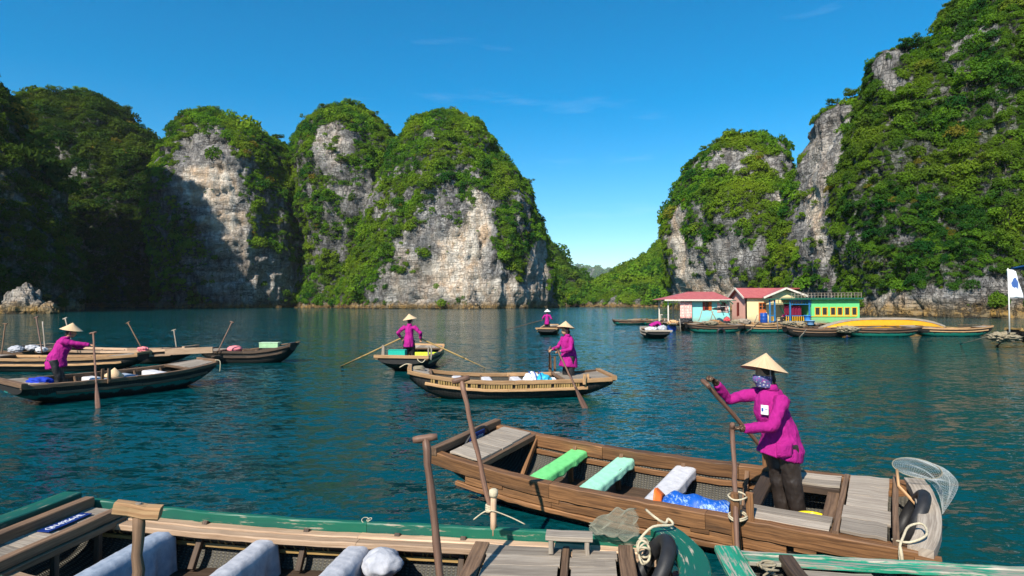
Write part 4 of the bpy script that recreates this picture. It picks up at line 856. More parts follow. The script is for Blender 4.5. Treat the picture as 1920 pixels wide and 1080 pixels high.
# ------------------------------------------------------------------ people
SKIN = plain('skin', (.42, .22, .13), .55, .1, 20, .1, 200)
HAIR = plain('black_hair', (.012, .010, .009), .5, .2, 60, .3, 300)
def jacket_mat():
    m = NT('magenta_jacket_cloth'); o = m.n('TexCoord').outputs['Object']; n = m.noise(o, 5, 4, .6)
    c = m.mix(m.rng(n, .3, .7), (.30, .006, .155), (.38, .011, .20)); h = m.math('ADD', m.noise(o, 380, 2), m.math('MULTIPLY', m.noise(m.map(o, (1, 1, .55)), 13, 4, .6, .8), 9.))
    m.pr(c, .8, m.bump(h, .55, .007), .25); return m.m
JACKET = jacket_mat()
TROUS = plain('dark_brown_trousers', (.026, .019, .016), .5, .25, 9, .8, 28, .4); TROUSB = plain('black_trousers', (.012, .012, .014), .6, .2, 9, .5, 28)
def hat_mat():
    m = NT('palm_leaf_hat'); o = m.n('TexCoord').outputs['Object']; x = m.n('SeparateXYZ', Vector=o)
    rad = m.n('VectorMath', _operation='LENGTH', i0=m.n('CombineXYZ', i0=x.outputs[0], i1=x.outputs[1]).outputs[0]).outputs['Value']
    ring = m.math('SINE', m.math('MULTIPLY', rad, 330.)); ang = m.n('Math', _operation='ARCTAN2', i0=x.outputs[1], i1=x.outputs[0]).outputs[0]; ray_ = m.noise(m.n('CombineXYZ', i0=m.math('MULTIPLY', ang, 16.), i1=m.math('MULTIPLY', rad, 3.)).outputs[0], 1., 3)
    c = m.mix(m.rng(ray_, .3, .7), (.54, .36, .20), (.68, .49, .30)); c = m.mix(m.rng(ring, .75, 1., 0, .25), c, (.40, .27, .14))
    m.pr(c, .6, m.bump(m.math('ADD', m.math('MULTIPLY', ring, .4), ray_), .5, .004), .3); return m.m
HAT = hat_mat()
def mask_mat():
    m = NT('floral_face_mask'); o = m.n('TexCoord').outputs['Object']; v = m.n('TexVoronoi', Vector=o, Scale=38.); n = m.noise(o, 55, 3)
    c = m.mix(m.rng(v.outputs[0], .28, .36, 1, 0), (.09, .10, .24), (.50, .50, .54)); c = m.mix(m.rng(n, .58, .63), c, (.30, .05, .25)); m.pr(c, .9, m.bump(n, .3, .004), .1); return m.m
FLORAL = mask_mat()
def glove_mat():
    m = NT('patterned_glove'); o = m.n('TexCoord').outputs['Object']; v = m.n('TexVoronoi', Vector=o, Scale=90.); c = m.mix(m.rng(v.outputs[0], .25, .4, 1, 0), (.05, .028, .02), (.32, .22, .14)); m.pr(c, .9, None, .1); return m.m
GLOVE = glove_mat()
def remeshed(name, mb, voxel, mat, parent, smooth=4, noise=0., fr=9., seed=1, sub=0):
    me = bpy.data.meshes.new('tmp'); me.from_pydata(mb.v, [], mb.f); me.update(); tmp = bpy.data.objects.new('tmp', me); COL.objects.link(tmp)
    r = tmp.modifiers.new('r', 'REMESH'); r.mode = 'VOXEL'; r.voxel_size = voxel; r.use_smooth_shade = True
    if smooth: s = tmp.modifiers.new('s', 'SMOOTH'); s.iterations = smooth; s.factor = .5
    dg = bpy.context.evaluated_depsgraph_get(); out = bpy.data.meshes.new_from_object(tmp.evaluated_get(dg)); bpy.data.objects.remove(tmp); out.name = name
    n = len(out.vertices); V = np.zeros(n*3, np.float32); out.vertices.foreach_get('co', V); V = V.reshape(-1, 3).astype(float)
    if noise:
        N = np.zeros(n*3, np.float32); out.vertices.foreach_get('normal', N); N = N.reshape(-1, 3)
        w = fbm(V*np.array([1, 1, .7])*fr+seed*5.5, 3, .55); w2 = 1-2*np.abs(gnoise(V*np.array([1.1, 1.1, .45])*fr*1.3+seed*9)); V = V+N*((w*.6+w2*.5)*noise)[:, None]
        out.vertices.foreach_set('co', V.astype(np.float32).ravel())
    out.polygons.foreach_set('use_smooth', [True]*len(out.polygons)); out.update(); out.materials.clear()
    return link_mesh(name, out, mat, parent)
def ell(m, c, rx, ry, rz, n=14, rot=None):
    c = Vector(c); rs = []
    for i in range(1, n): 
        a = math.pi*i/n; ring = [Vector((rx*math.sin(a)*math.cos(b), ry*math.sin(a)*math.sin(b), -rz*math.cos(a))) for b in [2*math.pi*k/16 for k in range(16)]]
        rs.append([c+(rot @ p if rot else p) for p in ring])
    m.rings(rs); return m
def elbow(a, b, l1, l2, hint):
    a, b = Vector(a), Vector(b); d = b-a; L_ = min(d.length, (l1+l2)*.999); t = d.normalized(); x = (l1*l1-l2*l2+L_*L_)/(2*L_); h = math.sqrt(max(l1*l1-x*x, 1e-6)); hv = Vector(hint); hv = (hv-t*hv.dot(t)).normalized(); return a+t*x+hv*h
def hand(m, w, d, ax, up, s=1., curl=1.):
    """palm + four bent fingers + thumb closing round an axis; w wrist, d forearm dir, ax handle axis, up back-of-hand side"""
    w, d = Vector(w), Vector(d).normalized(); ax = Vector(ax); ax = (ax-d*ax.dot(d)).normalized(); bk = ax.cross(d).normalized()
    if bk.dot(Vector(up)) < 0: bk = -bk
    pc = w+d*.045*s; m.tube([w-d*.02*s, w+d*.02*s, w+d*.06*s, w+d*.085*s], [(.022*s, .028*s), (.018*s, .036*s), (.016*s, .040*s), (.013*s, .036*s)], 10) if False else None
    R3 = Matrix((d, ax, bk)).transposed(); ell(m, pc+d*.01*s, .052*s, .042*s, .019*s, 10, R3)
    for k, (off, ln) in enumerate(((-.03, .9), (-.01, 1.0), (.011, .95), (.03, .78))):
        b = w+d*.088*s+ax*off*s; l = .034*s*ln
        p1 = b+d*l*.8-bk*l*.35*curl; p2 = p1+d*l*.15-bk*l*.95*curl; p3 = p2-d*l*.75-bk*l*.25*curl
        m.tube([b-d*.02*s, b, p1, p2, p3], [.0095*s, .010*s, .0095*s, .009*s, .007*s], 7)
    b = w+d*.03*s-ax*.036*s; m.tube([b, b+d*.028*s-ax*.016*s-bk*.016*s, b+d*.05*s-ax*.006*s-bk*.036*s, b+d*.052*s+ax*.012*s-bk*.046*s], [.013*s, .012*s, .0105*s, .008*s], 7)
def person(label, loc, rz, J, scale=1., vox=.011, gloves=False, mask=False, badge=False, hat=True, hat_tilt=(-.12, 0.), tro=TROUSB, collar=True, seed=1, bare=True, hatm=None, jm=None):
    """J: joints in the body frame (x forward, y left, z up): hip, chest, neck, head, hl, hr (wrists), fl, fr (ankles), optional kl,kr,el,er hints; gd_l/gd_r handle axes"""
    P = thing('person', label, 'person', loc, rz); P.scale = (scale,)*3
    V3 = lambda k: Vector(J[k]); hip, ch, nk, hd = V3('hip'), V3('chest'), V3('neck'), V3('head'); sw = J.get('sw', .175); hw = .095; face = J.get('face', (1, 0, 0)); fv = Vector(face).normalized(); fy = Vector((-fv.y, fv.x, 0)).normalized()
    tw = R(J.get('twist', 0)); shv = Vector((-math.sin(tw), math.cos(tw), 0))
    sl_, sr_ = ch.lerp(nk, .62)+shv*sw, ch.lerp(nk, .62)-shv*sw; el_, er_ = elbow(sl_, J['hl'], *J.get('arm', (.27, .25)), J.get('el', (0, .6, -1))), elbow(sr_, J['hr'], *J.get('arm', (.27, .25)), J.get('er', (0, -.6, -1)))
    LEG = J.get('leg', .375); jl, jr = hip+Vector((0, hw, -.05)), hip+Vector((0, -hw, -.05)); kl, kr = elbow(jl, J['fl'], LEG, LEG, J.get('kl', (1, .1, .2))), elbow(jr, J['fr'], LEG, LEG, J.get('kr', (1, -.1, .2)))
    hl, hr = V3('hl'), V3('hr'); fl, fr = V3('fl'), V3('fr')
    # --- continuous body
    m = MB(); up = (nk-hip).normalized()
    m.tube([hip-up*.08, hip, hip.lerp(ch, .5), ch, nk-up*.06, nk], [(.10, .13), (.105, .14), (.09, .115), (.10, .14), (.07, .10), (.045, .05)], 14)
    m.tube([nk-up*.05, nk, nk.lerp(hd, .55)], [.052, .047, .048], 12)
    Rh = Matrix((fv, fy, Vector((0, 0, 1)) - 0*fv)).transposed(); up_h = fv.cross(fy); Rh = Matrix((fv, fy, up_h)).transposed()
    ell(m, hd+up_h*.02, .093, .076, .105, 14, Rh); ell(m, hd+fv*.022-up_h*.055, .066, .056, .062, 12, Rh)
    m.tube([hd+fv*.088+up_h*.012, hd+fv*.105-up_h*.012, hd+fv*.112-up_h*.03, hd+fv*.094-up_h*.036], [.008, .012, .015, .010], 8)
    for sd in (-1, 1): ell(m, hd+fy*(sd*.078)-fv*.008-up_h*.01, .022, .009, .032, 8, Rh)
    ell(m, hd+fv*.088-up_h*.062, .012, .026, .009, 8, Rh)
    for a, e, w in ((sl_, el_, hl), (sr_, er_, hr)): m.tube([a, a.lerp(e, .5), e, e.lerp(w, .5), w], [.05, .046, .04, .036, .027], 10)
    for a, k, f in ((jl, kl, fl), (jr, kr, fr)):
        m.tube([a+Vector((0, 0, .05)), a.lerp(k, .5), k, k.lerp(f, .5), f], [.085, .07, .052, .046, .034], 10); m.tube([f+Vector((-.05, 0, -.035)), f+Vector((0, 0, -.02)), f+Vector((.08, 0, -.04)), f+Vector((.15, 0, -.055))], [.03, .04, .036, .02], 9)
    if not gloves:
        for w, e, g, sd in ((hl, el_, J.get('gl', (0, 1, 0)), 1), (hr, er_, J.get('gr', (0, 1, 0)), -1)): hand(m, w, w-e, g, (0, 0, 1))
    remeshed('body', m, min(vox, .011) if vox < .015 else vox, SKIN, P, 2)
    # eyes
    if vox < .015:
        for sd in (-1, 1):
            e = MB(); ell(e, hd+fv*.083+fy*(sd*.031)+up_h*.008, .008, .013, .007, 8, Rh); e.build('eye', WHITEP, P); e = MB(); ell(e, hd+fv*.0895+fy*(sd*.031)+up_h*.008, .003, .006, .006, 6, Rh); e.build('iris', HAIR, P)
    # --- hair
    m = MB(); ell(m, hd-fv*.012+up_h*.036, .098, .083, .098, 14, Rh); m.tube([hd-fv*.06, hd-fv*.085-up_h*.06, hd-fv*.075-up_h*.13], [.055, .05, .02], 10); remeshed('hair', m, max(vox, .012), HAIR, P, 2)
    # --- jacket
    m = MB(); hem = J.get('hem', hip-up*.10); hr_ = J.get('hemr', (.16, .205)); dvec = (hem-hip)
    m.tube([Vector(hem)-up*.0, Vector(hem).lerp(hip, .5), hip.lerp(ch, .25), hip.lerp(ch, .6), ch, ch.lerp(nk, .5), nk-up*.035, nk+up*.005], [hr_, (hr_[0]*.97, hr_[1]*.97), (.150, .180), (.126, .158), (.130, .170), (.110, .160), (.082, .105), (.06, .068)], 20)
    for a, e, w, in ((sl_, el_, hl), (sr_, er_, hr)):
        wd = (w-e).normalized(); m.tube([a.lerp(ch, .25), a, a.lerp(e, .5), e, e.lerp(w, .5), w-wd*.012], [.08, .073, .062, .056, .050, .043], 12)
    remeshed('jacket', m, vox*1.15, jm or JACKET, P, 3, .016 if vox < .015 else .02, 8., seed)
    if collar:
        m = MB(); nk2 = nk+up*.0; rs = []
        for z, r in ((-.03, 1.12), (.0, 1.0), (.035, .98)): rs.append([nk2+up*z+Vector((.068*r*math.cos(a), .075*r*math.sin(a), 0)) for a in [2*math.pi*k/18 for k in range(18)]])
        m.rings(rs, cap=False); m.build('collar', jm or JACKET, P, solid=.012)
    # --- trousers
    m = MB(); m.tube([hip+up*.02, hip-up*.06, hip-up*.13], [(.115, .155), (.125, .17), (.10, .15)], 16)
    for a, k, f in ((jl, kl, fl), (jr, kr, fr)): m.tube([a+Vector((0, 0, .06)), a.lerp(k, .5), k, k.lerp(f, .5), f+Vector((0, 0, .0))], [(.105, .10), (.10, .092), (.088, .082), (.082, .078), (.078, .074)], 12)
    remeshed('trousers', m, vox*1.1, tro, P, 3, .014, 9., seed+3)
    if gloves:
        for w, e, g in ((hl, el_, J.get('gl', (0, 1, 0))), (hr, er_, J.get('gr', (0, 1, 0)))):
            m = MB(); hand(m, w, w-e, g, (0, 0, 1), 1.06); d = (w-e).normalized(); m.tube([w-d*.05, w+d*.03], [.036, .036], 10); remeshed('glove', m, .0062, GLOVE, P, 1)
    if mask:
        def mf(u, v): a = (u*2-1)*1.75; z = -.125+.125*v; r = .100+.012*math.sin(v*3.0)*math.cos(a)-(.018*(1-v) if v < .4 else 0); return hd+fv*(r*math.cos(a)*1.07+.018*math.cos(a)*max(0, 1-abs(v-.75)*3))+fy*(.088*math.sin(a)*(1-.22*(1-v)))+up_h*(z+.012*math.cos(a))
        m = MB(); m.grid(mf, 22, 10, True); m.build('face_mask', FLORAL, P, solid=.006)
    if hat:
        ht = thing('conical_hat', None, None, hd+up_h*.075-fv*.005); ht.parent = P; bpy.data.objects.remove(ht)
        m = MB(); n = 36; rs = []; tl = Matrix.Rotation(hat_tilt[0], 3, fy) @ Matrix.Rotation(hat_tilt[1], 3, fv); c = hd+up_h*.052
        for r, z in ((.003, .180), (.05, .140), (.11, .091), (.175, .044), (.228, .008), (.236, .003), (.227, .003), (.17, .040), (.105, .085), (.045, .132), (.003, .165)):
            rs.append([tl @ Vector((r*math.cos(a)*(1+.012*math.sin(3*a)), r*math.sin(a), z+.005*math.sin(2*a+1)*r/.22)) for a in [2*math.pi*k/n for k in range(n)]])
        m.rings(rs, cap=True); h = m.build('conical_hat', hatm or HAT, P); h.location = c
        m = MB(); m.tube([c+tl @ Vector((.0, .10, .09)), hd+fy*.085-up_h*.02, hd+fv*.03-up_h*.125, hd-fy*.085-up_h*.02, c+tl @ Vector((0, -.10, .09))], .006, 6); m.build('chin_strap', C_WHITE if vox < .015 else JACKET, P)
    return P
# --- masked rower on A (faces the bow, leans into the stroke)
wl = at(1484, 976, y=6.02); FZ = wl.z
a_rz = math.pi+.10
JA = dict(hip=(.085, 0, .80), chest=(.205, 0, 1.12), neck=(.215, .0, 1.365), head=(.275, .0, 1.485), face=(1, .22, -.06), twist=14, hem=Vector((.125, 0, .655)), hemr=(.215, .225), sw=.175,
          arm=(.31, .30), hl=(.615, .21, .995), hr=(.70, -.20, 1.385), el=(-.5, .25, -1), er=(0, -.6, -.6), fl=(-.03, .10, .05), fr=(.03, -.10, .05), kl=(1, .2, .2), kr=(1, -.2, .2), leg=.352, gl=(.0, 1, .1), gr=(0, 1, .1))
PA = person('woman in magenta jacket with floral face mask, pushing oars in the big brown boat', wl, a_rz, JA, .95, .010, gloves=True, mask=True, hat_tilt=(-.20, .05), tro=TROUS, seed=2)
def badge(P, c, n_, w=.075, h=.095):
    n_ = Vector(n_).normalized(); x = Vector((0, 0, 1)).cross(n_).normalized(); c = Vector(c); m = MB(); m.bar(c-x*w/2, c+x*w/2, .004, h, up=(0, 0, 1), n=2, ch=.001, jit=0); o = m.build('name_badge', WHITEP, P)
    m = MB(); m.bar(c+n_*.003-x*.03, c+n_*.003-x*.012, .004, .034, n=2, ch=.001, jit=0); m.build('badge_photo', P_BLUE, o); m = MB(); m.bar(c+n_*.003+x*.0+Vector((0, 0, .01)), c+n_*.003+x*.03+Vector((0, 0, .01)), .003, .006, n=2, ch=.001, jit=0); m.build('badge_print', P_BLUE, o)
badge(PA, (.342, .125, 1.155), (.75, .62, .08))
m = MB(); m.grid(lambda u, v: (.10+.17*u, .222+.012*math.sin(u*3.1)-.02*abs(u-.5), .705+.13*v), 6, 6); m.build('pocket', JACKET, PA, solid=.008)
Mw = Matrix.Translation(wl) @ Matrix.Rotation(a_rz, 4, 'Z') @ Matrix.Scale(.95, 4)
tp = Mw @ Vector((.725, .21, .995)); pb = A.w(A.p(-.435, 1, .16, -.01)); d_ = (pb-tp).normalized()
oar('oar', 'near oar of the masked woman, tied to the rowlock post', tp+Vector((0, 0, .0)), pb+d_*1.35, .0215, gripdir=(.3, 1, 0), gl=.15, blade=.8, mat=OARW)
tp2 = Mw @ Vector((.815, -.20, 1.385)); pb2 = A.w(A.p(-.435, -1, .14, -.01)); d_ = (pb2-tp2).normalized()
oar('oar', 'far oar of the masked woman, held in her outstretched hand', tp2, pb2+d_*1.1, .0215, gripdir=(.2, 1, -.1), gl=.15, blade=.75, mat=OARW)
# ------------------------------------------------------------------ boats in the middle distance
def mid_boat(q, label, wd=TAN, deck=GREYW, hull=TAR, bow=(.70, .93), stern=(-.93, -.62), benches=(.42, .12, -.18), strake=True, bmat=None, lash=False, group=None, over=.22, g=.10, tb=None, ns=27, ribs=(.55, .27, -.03, -.33)):
    bt = Boat(q, label, group=group, hull=hull, over=over); bt.hull(ns, 13)
    bt.rail('gunwale_plank', wd, g, .09, -.045, -1., 1., pieces=2, seg=9)
    if strake: bt.rail('rub_board', wd, .045, .07, -.22, -.72, .84, pieces=2, seg=9, out=-.015)
    if lash:
        for sd in (-1, 1):
            m = MB()
            for k in range(64):
                s_ = -.70+1.48*k/63; c = bt.p(s_, sd, -.135, .035)
                m.bar(c+Vector((0, 0, -.05)), c+Vector((0, 0, .05)), random.uniform(.03, .05), .03, up=(0, 1, 0), n=2, ch=.004) if random.random() < .86 else None
            m.build('bamboo_lashing', BAMB, bt.o, kind='stuff')
    bt.cross('stern_beam', wd, -.985, .12, .10, .0, over=.10); bt.cross('bow_beam', wd, .985, .10, .08, .01, over=.05)
    if bow: bt.planks('bow_deck_plank', deck, bow[0], bow[1], 5, .012, .024, .10); bt.cross('bow_deck_beam', OLD, bow[0]-.015, .06, .06, -.02, inn=.1)
    if stern: bt.planks('stern_deck_plank', deck, stern[1], stern[0], 5, .012, .024, .10); bt.cross('stern_deck_beam', OLD, stern[1]+.02, .06, .06, -.02, inn=.1)
    for s_ in benches: bt.bench(s_, .18, mat=bmat)
    for s_ in ribs: bt.rib(s_, OLD, .045, .04)
    return bt
# H: side-on boat in the centre
Hb = mid_boat((-0.047, 14.998, 3.287, 2.445, 0.671, 0.746, 0.45, 0.483, 0.455, 0.706, -0.019), 'tan edged dark boat lying side on in the middle of the bay', lash=True, benches=(.52, .22, -.08), bow=(.80, .96), stern=(-.95, -.50))
m = MB(); m.bar(Hb.p(-.93, -1, .04, .25), Hb.p(-.62, -1, .04, .55), .05, .05); m.build('deck_batten', OLD, Hb.o)
for k, s_ in enumerate((.52, .22, -.08)): drape('bench_cloth', ('pinkish white cloth on the bench by the bow of the side on boat', 'pinkish white cloth on the middle bench of the side on boat', 'white cloth on the bench before the blue bag')[k], Hb, s_, .20, C_WHITE, seed=30+k, drop=.10, inn=.12, cat='cloth', thick=.008)
bgc = Hb.w((-.27*Hb.L, .22, .33))
bg_ = thing('bag', 'blue and white striped bag in the side on boat', 'bag', bgc)
P_BAGB = plain('bag_turquoise', (.03, .38, .55), .5, .2, 8); P_BAGW = plain('bag_white', (.66, .68, .70), .5, .15, 9)
blob('bag_white_side', None, (-.16, 0, .03), .24, P_BAGW, 3, None, (.9, 1, .95), .2).parent = bg_
blob('bag_blue_side', None, (.10, -.02, 0), .25, P_BAGB, 5, None, (.9, 1, .85), .22).parent = bg_
blob('bag_top', None, (.33, .05, -.03), .2, P_BAGW, 7, None, (.9, 1, .7), .3).parent = bg_
for k in range(3): 
    m = MB(); torus(m, (-.20+.12*k, 0, .03), .235, .012, ax=Vector((1, .15, .1)), n=24, k=6); m.build('stripe', P_BLUE, bg_)
def pj(hl, hr, lean=0., turn=0, **k):
    d = dict(hip=(0, 0, .86), chest=(.03+lean*.6, 0, 1.14), neck=(.03+lean, 0, 1.37-lean*.12), head=(.07+lean*1.3, 0, 1.50-lean*.18), hl=hl, hr=hr, fl=(-.02, .10, .06), fr=(.02, -.10, .06), hem=Vector((.01, 0, .66)), leg=.376, hemr=(.175, .215)); d.update(k); return d
hx = at(1058, 720, y=15.05)
HP = Hb.w((-.60*Hb.L, .05, .085))
pH = person('person in magenta jacket and conical hat holding two oars in the side on boat', HP, math.pi+.45, pj((.34, .14, 1.0), (.42, -.12, 1.02), .03, hem=Vector((.03, 0, .60)), hemr=(.21, .23)), 1.0, .016, collar=True, seed=5, hat_tilt=(-.12, .1))
MH = Matrix.Translation(HP) @ Matrix.Rotation(math.pi+.45, 4, 'Z')
t1 = MH @ Vector((.42, .15, 1.03)); b1 = at(1100, 771, z=-.05); oar('oar', 'near oar of the side on boat, dipping into the water', t1, b1, .022, gripdir=(.3, 1, 0), blade=.75, bw=.075)
t2 = MH @ Vector((.49, -.12, 1.04)); b2 = Hb.w(Hb.p(-.46, -1, .1, 0)); d_ = (b2-t2).normalized(); oar('oar', 'far oar of the side on boat', t2, b2+d_*1.0, .02, gripdir=(.3, 1, 0), blade=.7)
rowlock(Hb, -.68, 1, TAN, .12, .12); rowlock(Hb, -.47, -1, OLD, .42, .1)
rope('rope', 'pale rope trailing from the bow of the side on boat', [Hb.w(Hb.p(.97, -1, .05, .1)), Hb.w(Hb.p(1.03, -1, .02, -.02)), Hb.w(Hb.p(1.09, -1, -.1, -.1))], .012, ROPE)
rk_ = MB()
c0 = Hb.w(Hb.p(.90, 1, .04, .5)); 
for k in range(3): torus(rk_, Vector((0, 0, .02*k)), .14-.02*k, .016, n=20, k=6)
o = rk_.build('rope_coil', ROPED, None, label='coil of grey rope on the bow of the side on boat', cat='rope'); o.location = c0

# G: boat seen from its stern
G = mid_boat((-3.401, 21.945, 1.489, 2.143, 0.863, 0.749, 0.598, 0.511, 0.475, 0.612, 0.01), 'boat seen from its stern with a teal box and yellow cloth aboard', deck=GREYW, benches=(.45, .15), wd=TAN, stern=(-.95, -.75))
drape('cloth', 'yellow green cloth over a bench of the boat seen from its stern', G, .15, .3, C_YEL, seed=41, drop=.12, cat='cloth', thick=.01); drape('cloth', 'second yellow green cloth further forward in the boat seen from its stern', G, .45, .3, C_YEL, seed=42, drop=.12, cat='cloth', thick=.01)
bx = thing('box', 'teal box at the feet of the rower seen from behind', 'box', G.w((-.72*G.L, .28, .50)), 1.49)
m = MB(); m.bar((0, -.28, .09), (0, .28, .09), .3, .17, n=3, ch=.015); m.build('body', C_TEAL, bx); m = MB(); m.bar((0, -.285, .185), (0, .285, .185), .31, .02, n=3); m.build('lid', C_TEAL, bx)
GP = G.w((-.56*G.L, -.02, .09))
pG = person('person in magenta jacket and conical hat rowing away, seen from behind', GP, 1.5, pj((.16, .30, .93), (.18, -.34, .90), .03, el=(-.5, 1, -.4), er=(-.5, -1, -.4)), 1.04, .018, seed=6, hat_tilt=(-.08, -.15))
oar('oar', 'long pale oar reaching out to the left of the boat seen from its stern', GP+Vector((-.26, .25, .98)), at(640, 687, z=.0), .026, grip=True, gripdir=(0, 1, 0), blade=.9, bw=.10, mat=BAMB); oar('oar', 'long pale oar reaching out to the right of the boat seen from its stern', GP+Vector((.36, .22, .95)), at(915, 692, z=-.05), .026, gripdir=(0, 1, 0), blade=.9, bw=.08, mat=BAMB)
for sd in (1, -1): rowlock(G, -.66, sd, GREYW, .34, .1)
rope('rope', 'grey rope looped at the right side of the boat seen from its stern', [G.w(G.p(-.98, -1, .04, .35)), G.w(G.p(-1.02, -1, -.1, .3)), G.w(G.p(-1.02, -1, -.16, .15)), G.w(G.p(-.98, -1, .02, .0)), G.w(G.p(-.95, -1, -.10, -.12)), G.w(G.p(-.85, -1, -.02, -.03))], .014, ROPE)

# D: boat on the left with its rower
D = mid_boat((-9.815, 15.443, 1.022, 2.323, 0.681, 0.748, 0.468, 0.502, 0.486, 0.638, 0.031), 'dark boat with green stripe and white bench covers at the left, rower standing aboard', wd=OLD, hull=TARBAND, benches=(.42, .12, -.2), bow=(.62, .95), stern=(-.95, -.80))
drape('cloth', 'white cloth over the bench nearest the bow of the left boat', D, .42, .30, C_WHITE, seed=51, drop=.2, cat='cloth', thick=.01); drape('cloth', 'blue and white cloth over the middle bench of the left boat', D, .12, .28, C_PALEBLUE, seed=52, drop=.2, cat='cloth', thick=.01); drape('cloth', 'white cloth over the bench behind the spare hat', D, -.2, .25, C_WHITE, seed=53, drop=.12, cat='cloth', thick=.01)
blob('blue_bundle', 'bright blue cloth bundle at the stern of the left boat', D.w((-.80*D.L, -.30, .52)), .2, C_BLUE, 9, 'bundle', (1.2, 1, .45))
m = MB(); m.lathe([(.003, .2), (.1, .11), (.22, .0), (.215, -.005), (.1, .095), (.003, .185)], n=28, cap=True); o = m.build('conical_hat', HAT, None, label='spare conical hat set down behind the rower of the left boat', cat='hat'); o.location = D.w((-.16*D.L, -.42, .50)); o.rotation_euler = (.05, .1, 0)
DP = D.w((-.60*D.L, .05, .085)); drz = .42
pD = person('person in magenta jacket leaning forward on an oar in the left boat', DP, drz, pj((.60, .20, 1.18), (.68, -.18, 1.18), .16, hip=(-.02, 0, .84), el=(0, .5, -1), er=(.2, -.5, -1)), 1.0, .016, seed=7, hat_tilt=(.16, .0))
MD = Matrix.Translation(DP) @ Matrix.Rotation(drz, 4, 'Z'); hd_ = MD @ Vector((.76, -.18, 1.18)); bo = at(184, 770, z=-.05); dd = (hd_-bo).normalized()
oar('oar', 'long oar held by the leaning rower of the left boat', hd_+dd*.42, bo, .022, gripdir=(1, .2, 0), blade=.8, bw=.05, mat=OARW)
rowlock(D, -.28, -1, OLD, .25, .1)
rope('rope', 'rope end dangling from the bow of the left boat', [D.w(D.p(.96, -1, .05, .05)), D.w(D.p(1.0, -1, .0, -.06)), D.w(D.p(1.0, -1, -.3, -.06))], .012, ROPE)

# moored boats behind the left rower
E1 = mid_boat((-15.3, 20.6, .05, 2.9, .6, .74, .45, .5, .45, .56, 0.), 'moored brown boat right behind the left rower', wd=TAN, benches=(.3, 0, -.3))
E2 = mid_boat((-15.0, 23.2, -.10, 3.1, .6, .74, .45, .62, .5, .62, 0.), 'moored boat with a pale long side, farthest of the moored boats', wd=PINE, benches=(.3, 0, -.3), deck=DARKW)
E3 = mid_boat((-19.2, 22.4, .15, 2.6, .6, .74, .45, .5, .45, .6, 0.), 'moored boat at the left picture edge loaded with bundles', wd=OLD, benches=(.3, 0))
F_ = mid_boat((-9.95, 23.4, -.004, 1.65, 0.575, 0.701, 0.457, 0.483, 0.463, 0.707, 0.001), 'small dark moored boat with a pink basket and green box', wd=DARKW, deck=GREYW, benches=(.2, -.2))
m = MB(); a_, b_ = at(310, 660, y=22.0), at(399, 656, y=22.4); m.bar(a_, b_, .12, .22, n=6); m.build('timber_beam', PINE, None, label='squared pale timber lying between the moored boats', cat='beam')
blob('basket', 'pink striped basket in the small dark moored boat', F_.w((-.35*F_.L, -.05, .50)), .27, C_PINK, 13, 'basket', (1, 1, .5), .06)
gb = thing('crate', 'pale green crate in the bow of the small dark moored boat', 'crate', F_.w((.45*F_.L, 0, .55)))
m = MB(); m.bar((-.35, 0, .09), (.35, 0, .09), .35, .18, n=3); m.build('body', plain('pale_green_paint', (.30, .50, .28), .6), gb); m = MB(); m.bar((-.36, 0, .19), (.36, 0, .19), .37, .03, n=3); m.build('lid', plain('pale_green_lid', (.40, .56, .36), .6), gb)
for (a, ya, b, yb, lb, mt, gr_) in (((10, 607), 21.5, (2, 668), 21.3, 'upright oar standing at the left picture edge', BAMB, True), ((68, 595), 21., (79, 662), 20.6, 'upright oar with T grip left of the leaning rower', OARW, True), ((80, 603), 21.6, (85, 660), 21.4, 'thin pale pole left of the leaning rower', GREYW, False),
    ((122, 597), 22.5, (136, 650), 22.3, 'pale upright oar just above the leaning rower', GREYW, True), ((240, 605), 22.5, (269, 660), 22.2, 'leaning oar with T grip tied up in the moored brown boat', BAMB, True), ((326, 619), 23., (331, 652), 22.8, 'short pale post at the end of the pale moored boat', GREYW, True),
    ((435, 604), 22.9, (407, 662), 22.6, 'leaning oar with T grip in the small dark moored boat', OARW, True), ((563, 641), 23.6, (470, 655), 23.2, 'oar lying along the bow of the small dark moored boat', BAMB, False)):
    oar('oar', lb, at(*a, y=ya), at(*b, y=yb), .023, grip=gr_, gl=.17, blade=0, mat=OLD if mt is BAMB else mt)
for (px, py, yy, r_, mt, lb) in ((30, 655, 21.3, .20, C_GREYC, 'grey cloth heap in the moored boats at the left edge'), (60, 652, 21.6, .18, C_GREYC, 'grey sack in the moored boats left of the rower'), (78, 656, 21.2, .16, C_WHITE, 'small white bundle beside the upright T grip oar'), (268, 655, 22.2, .16, C_PINK, 'pink cloth at the foot of the leaning oar'), (45, 653, 22.0, .17, HAIR, 'black bag between the bundles at the left edge')):
    blob('bundle', lb, at(px, py, y=yy), r_, mt, int(px), 'bundle', (1.2, 1, .6))
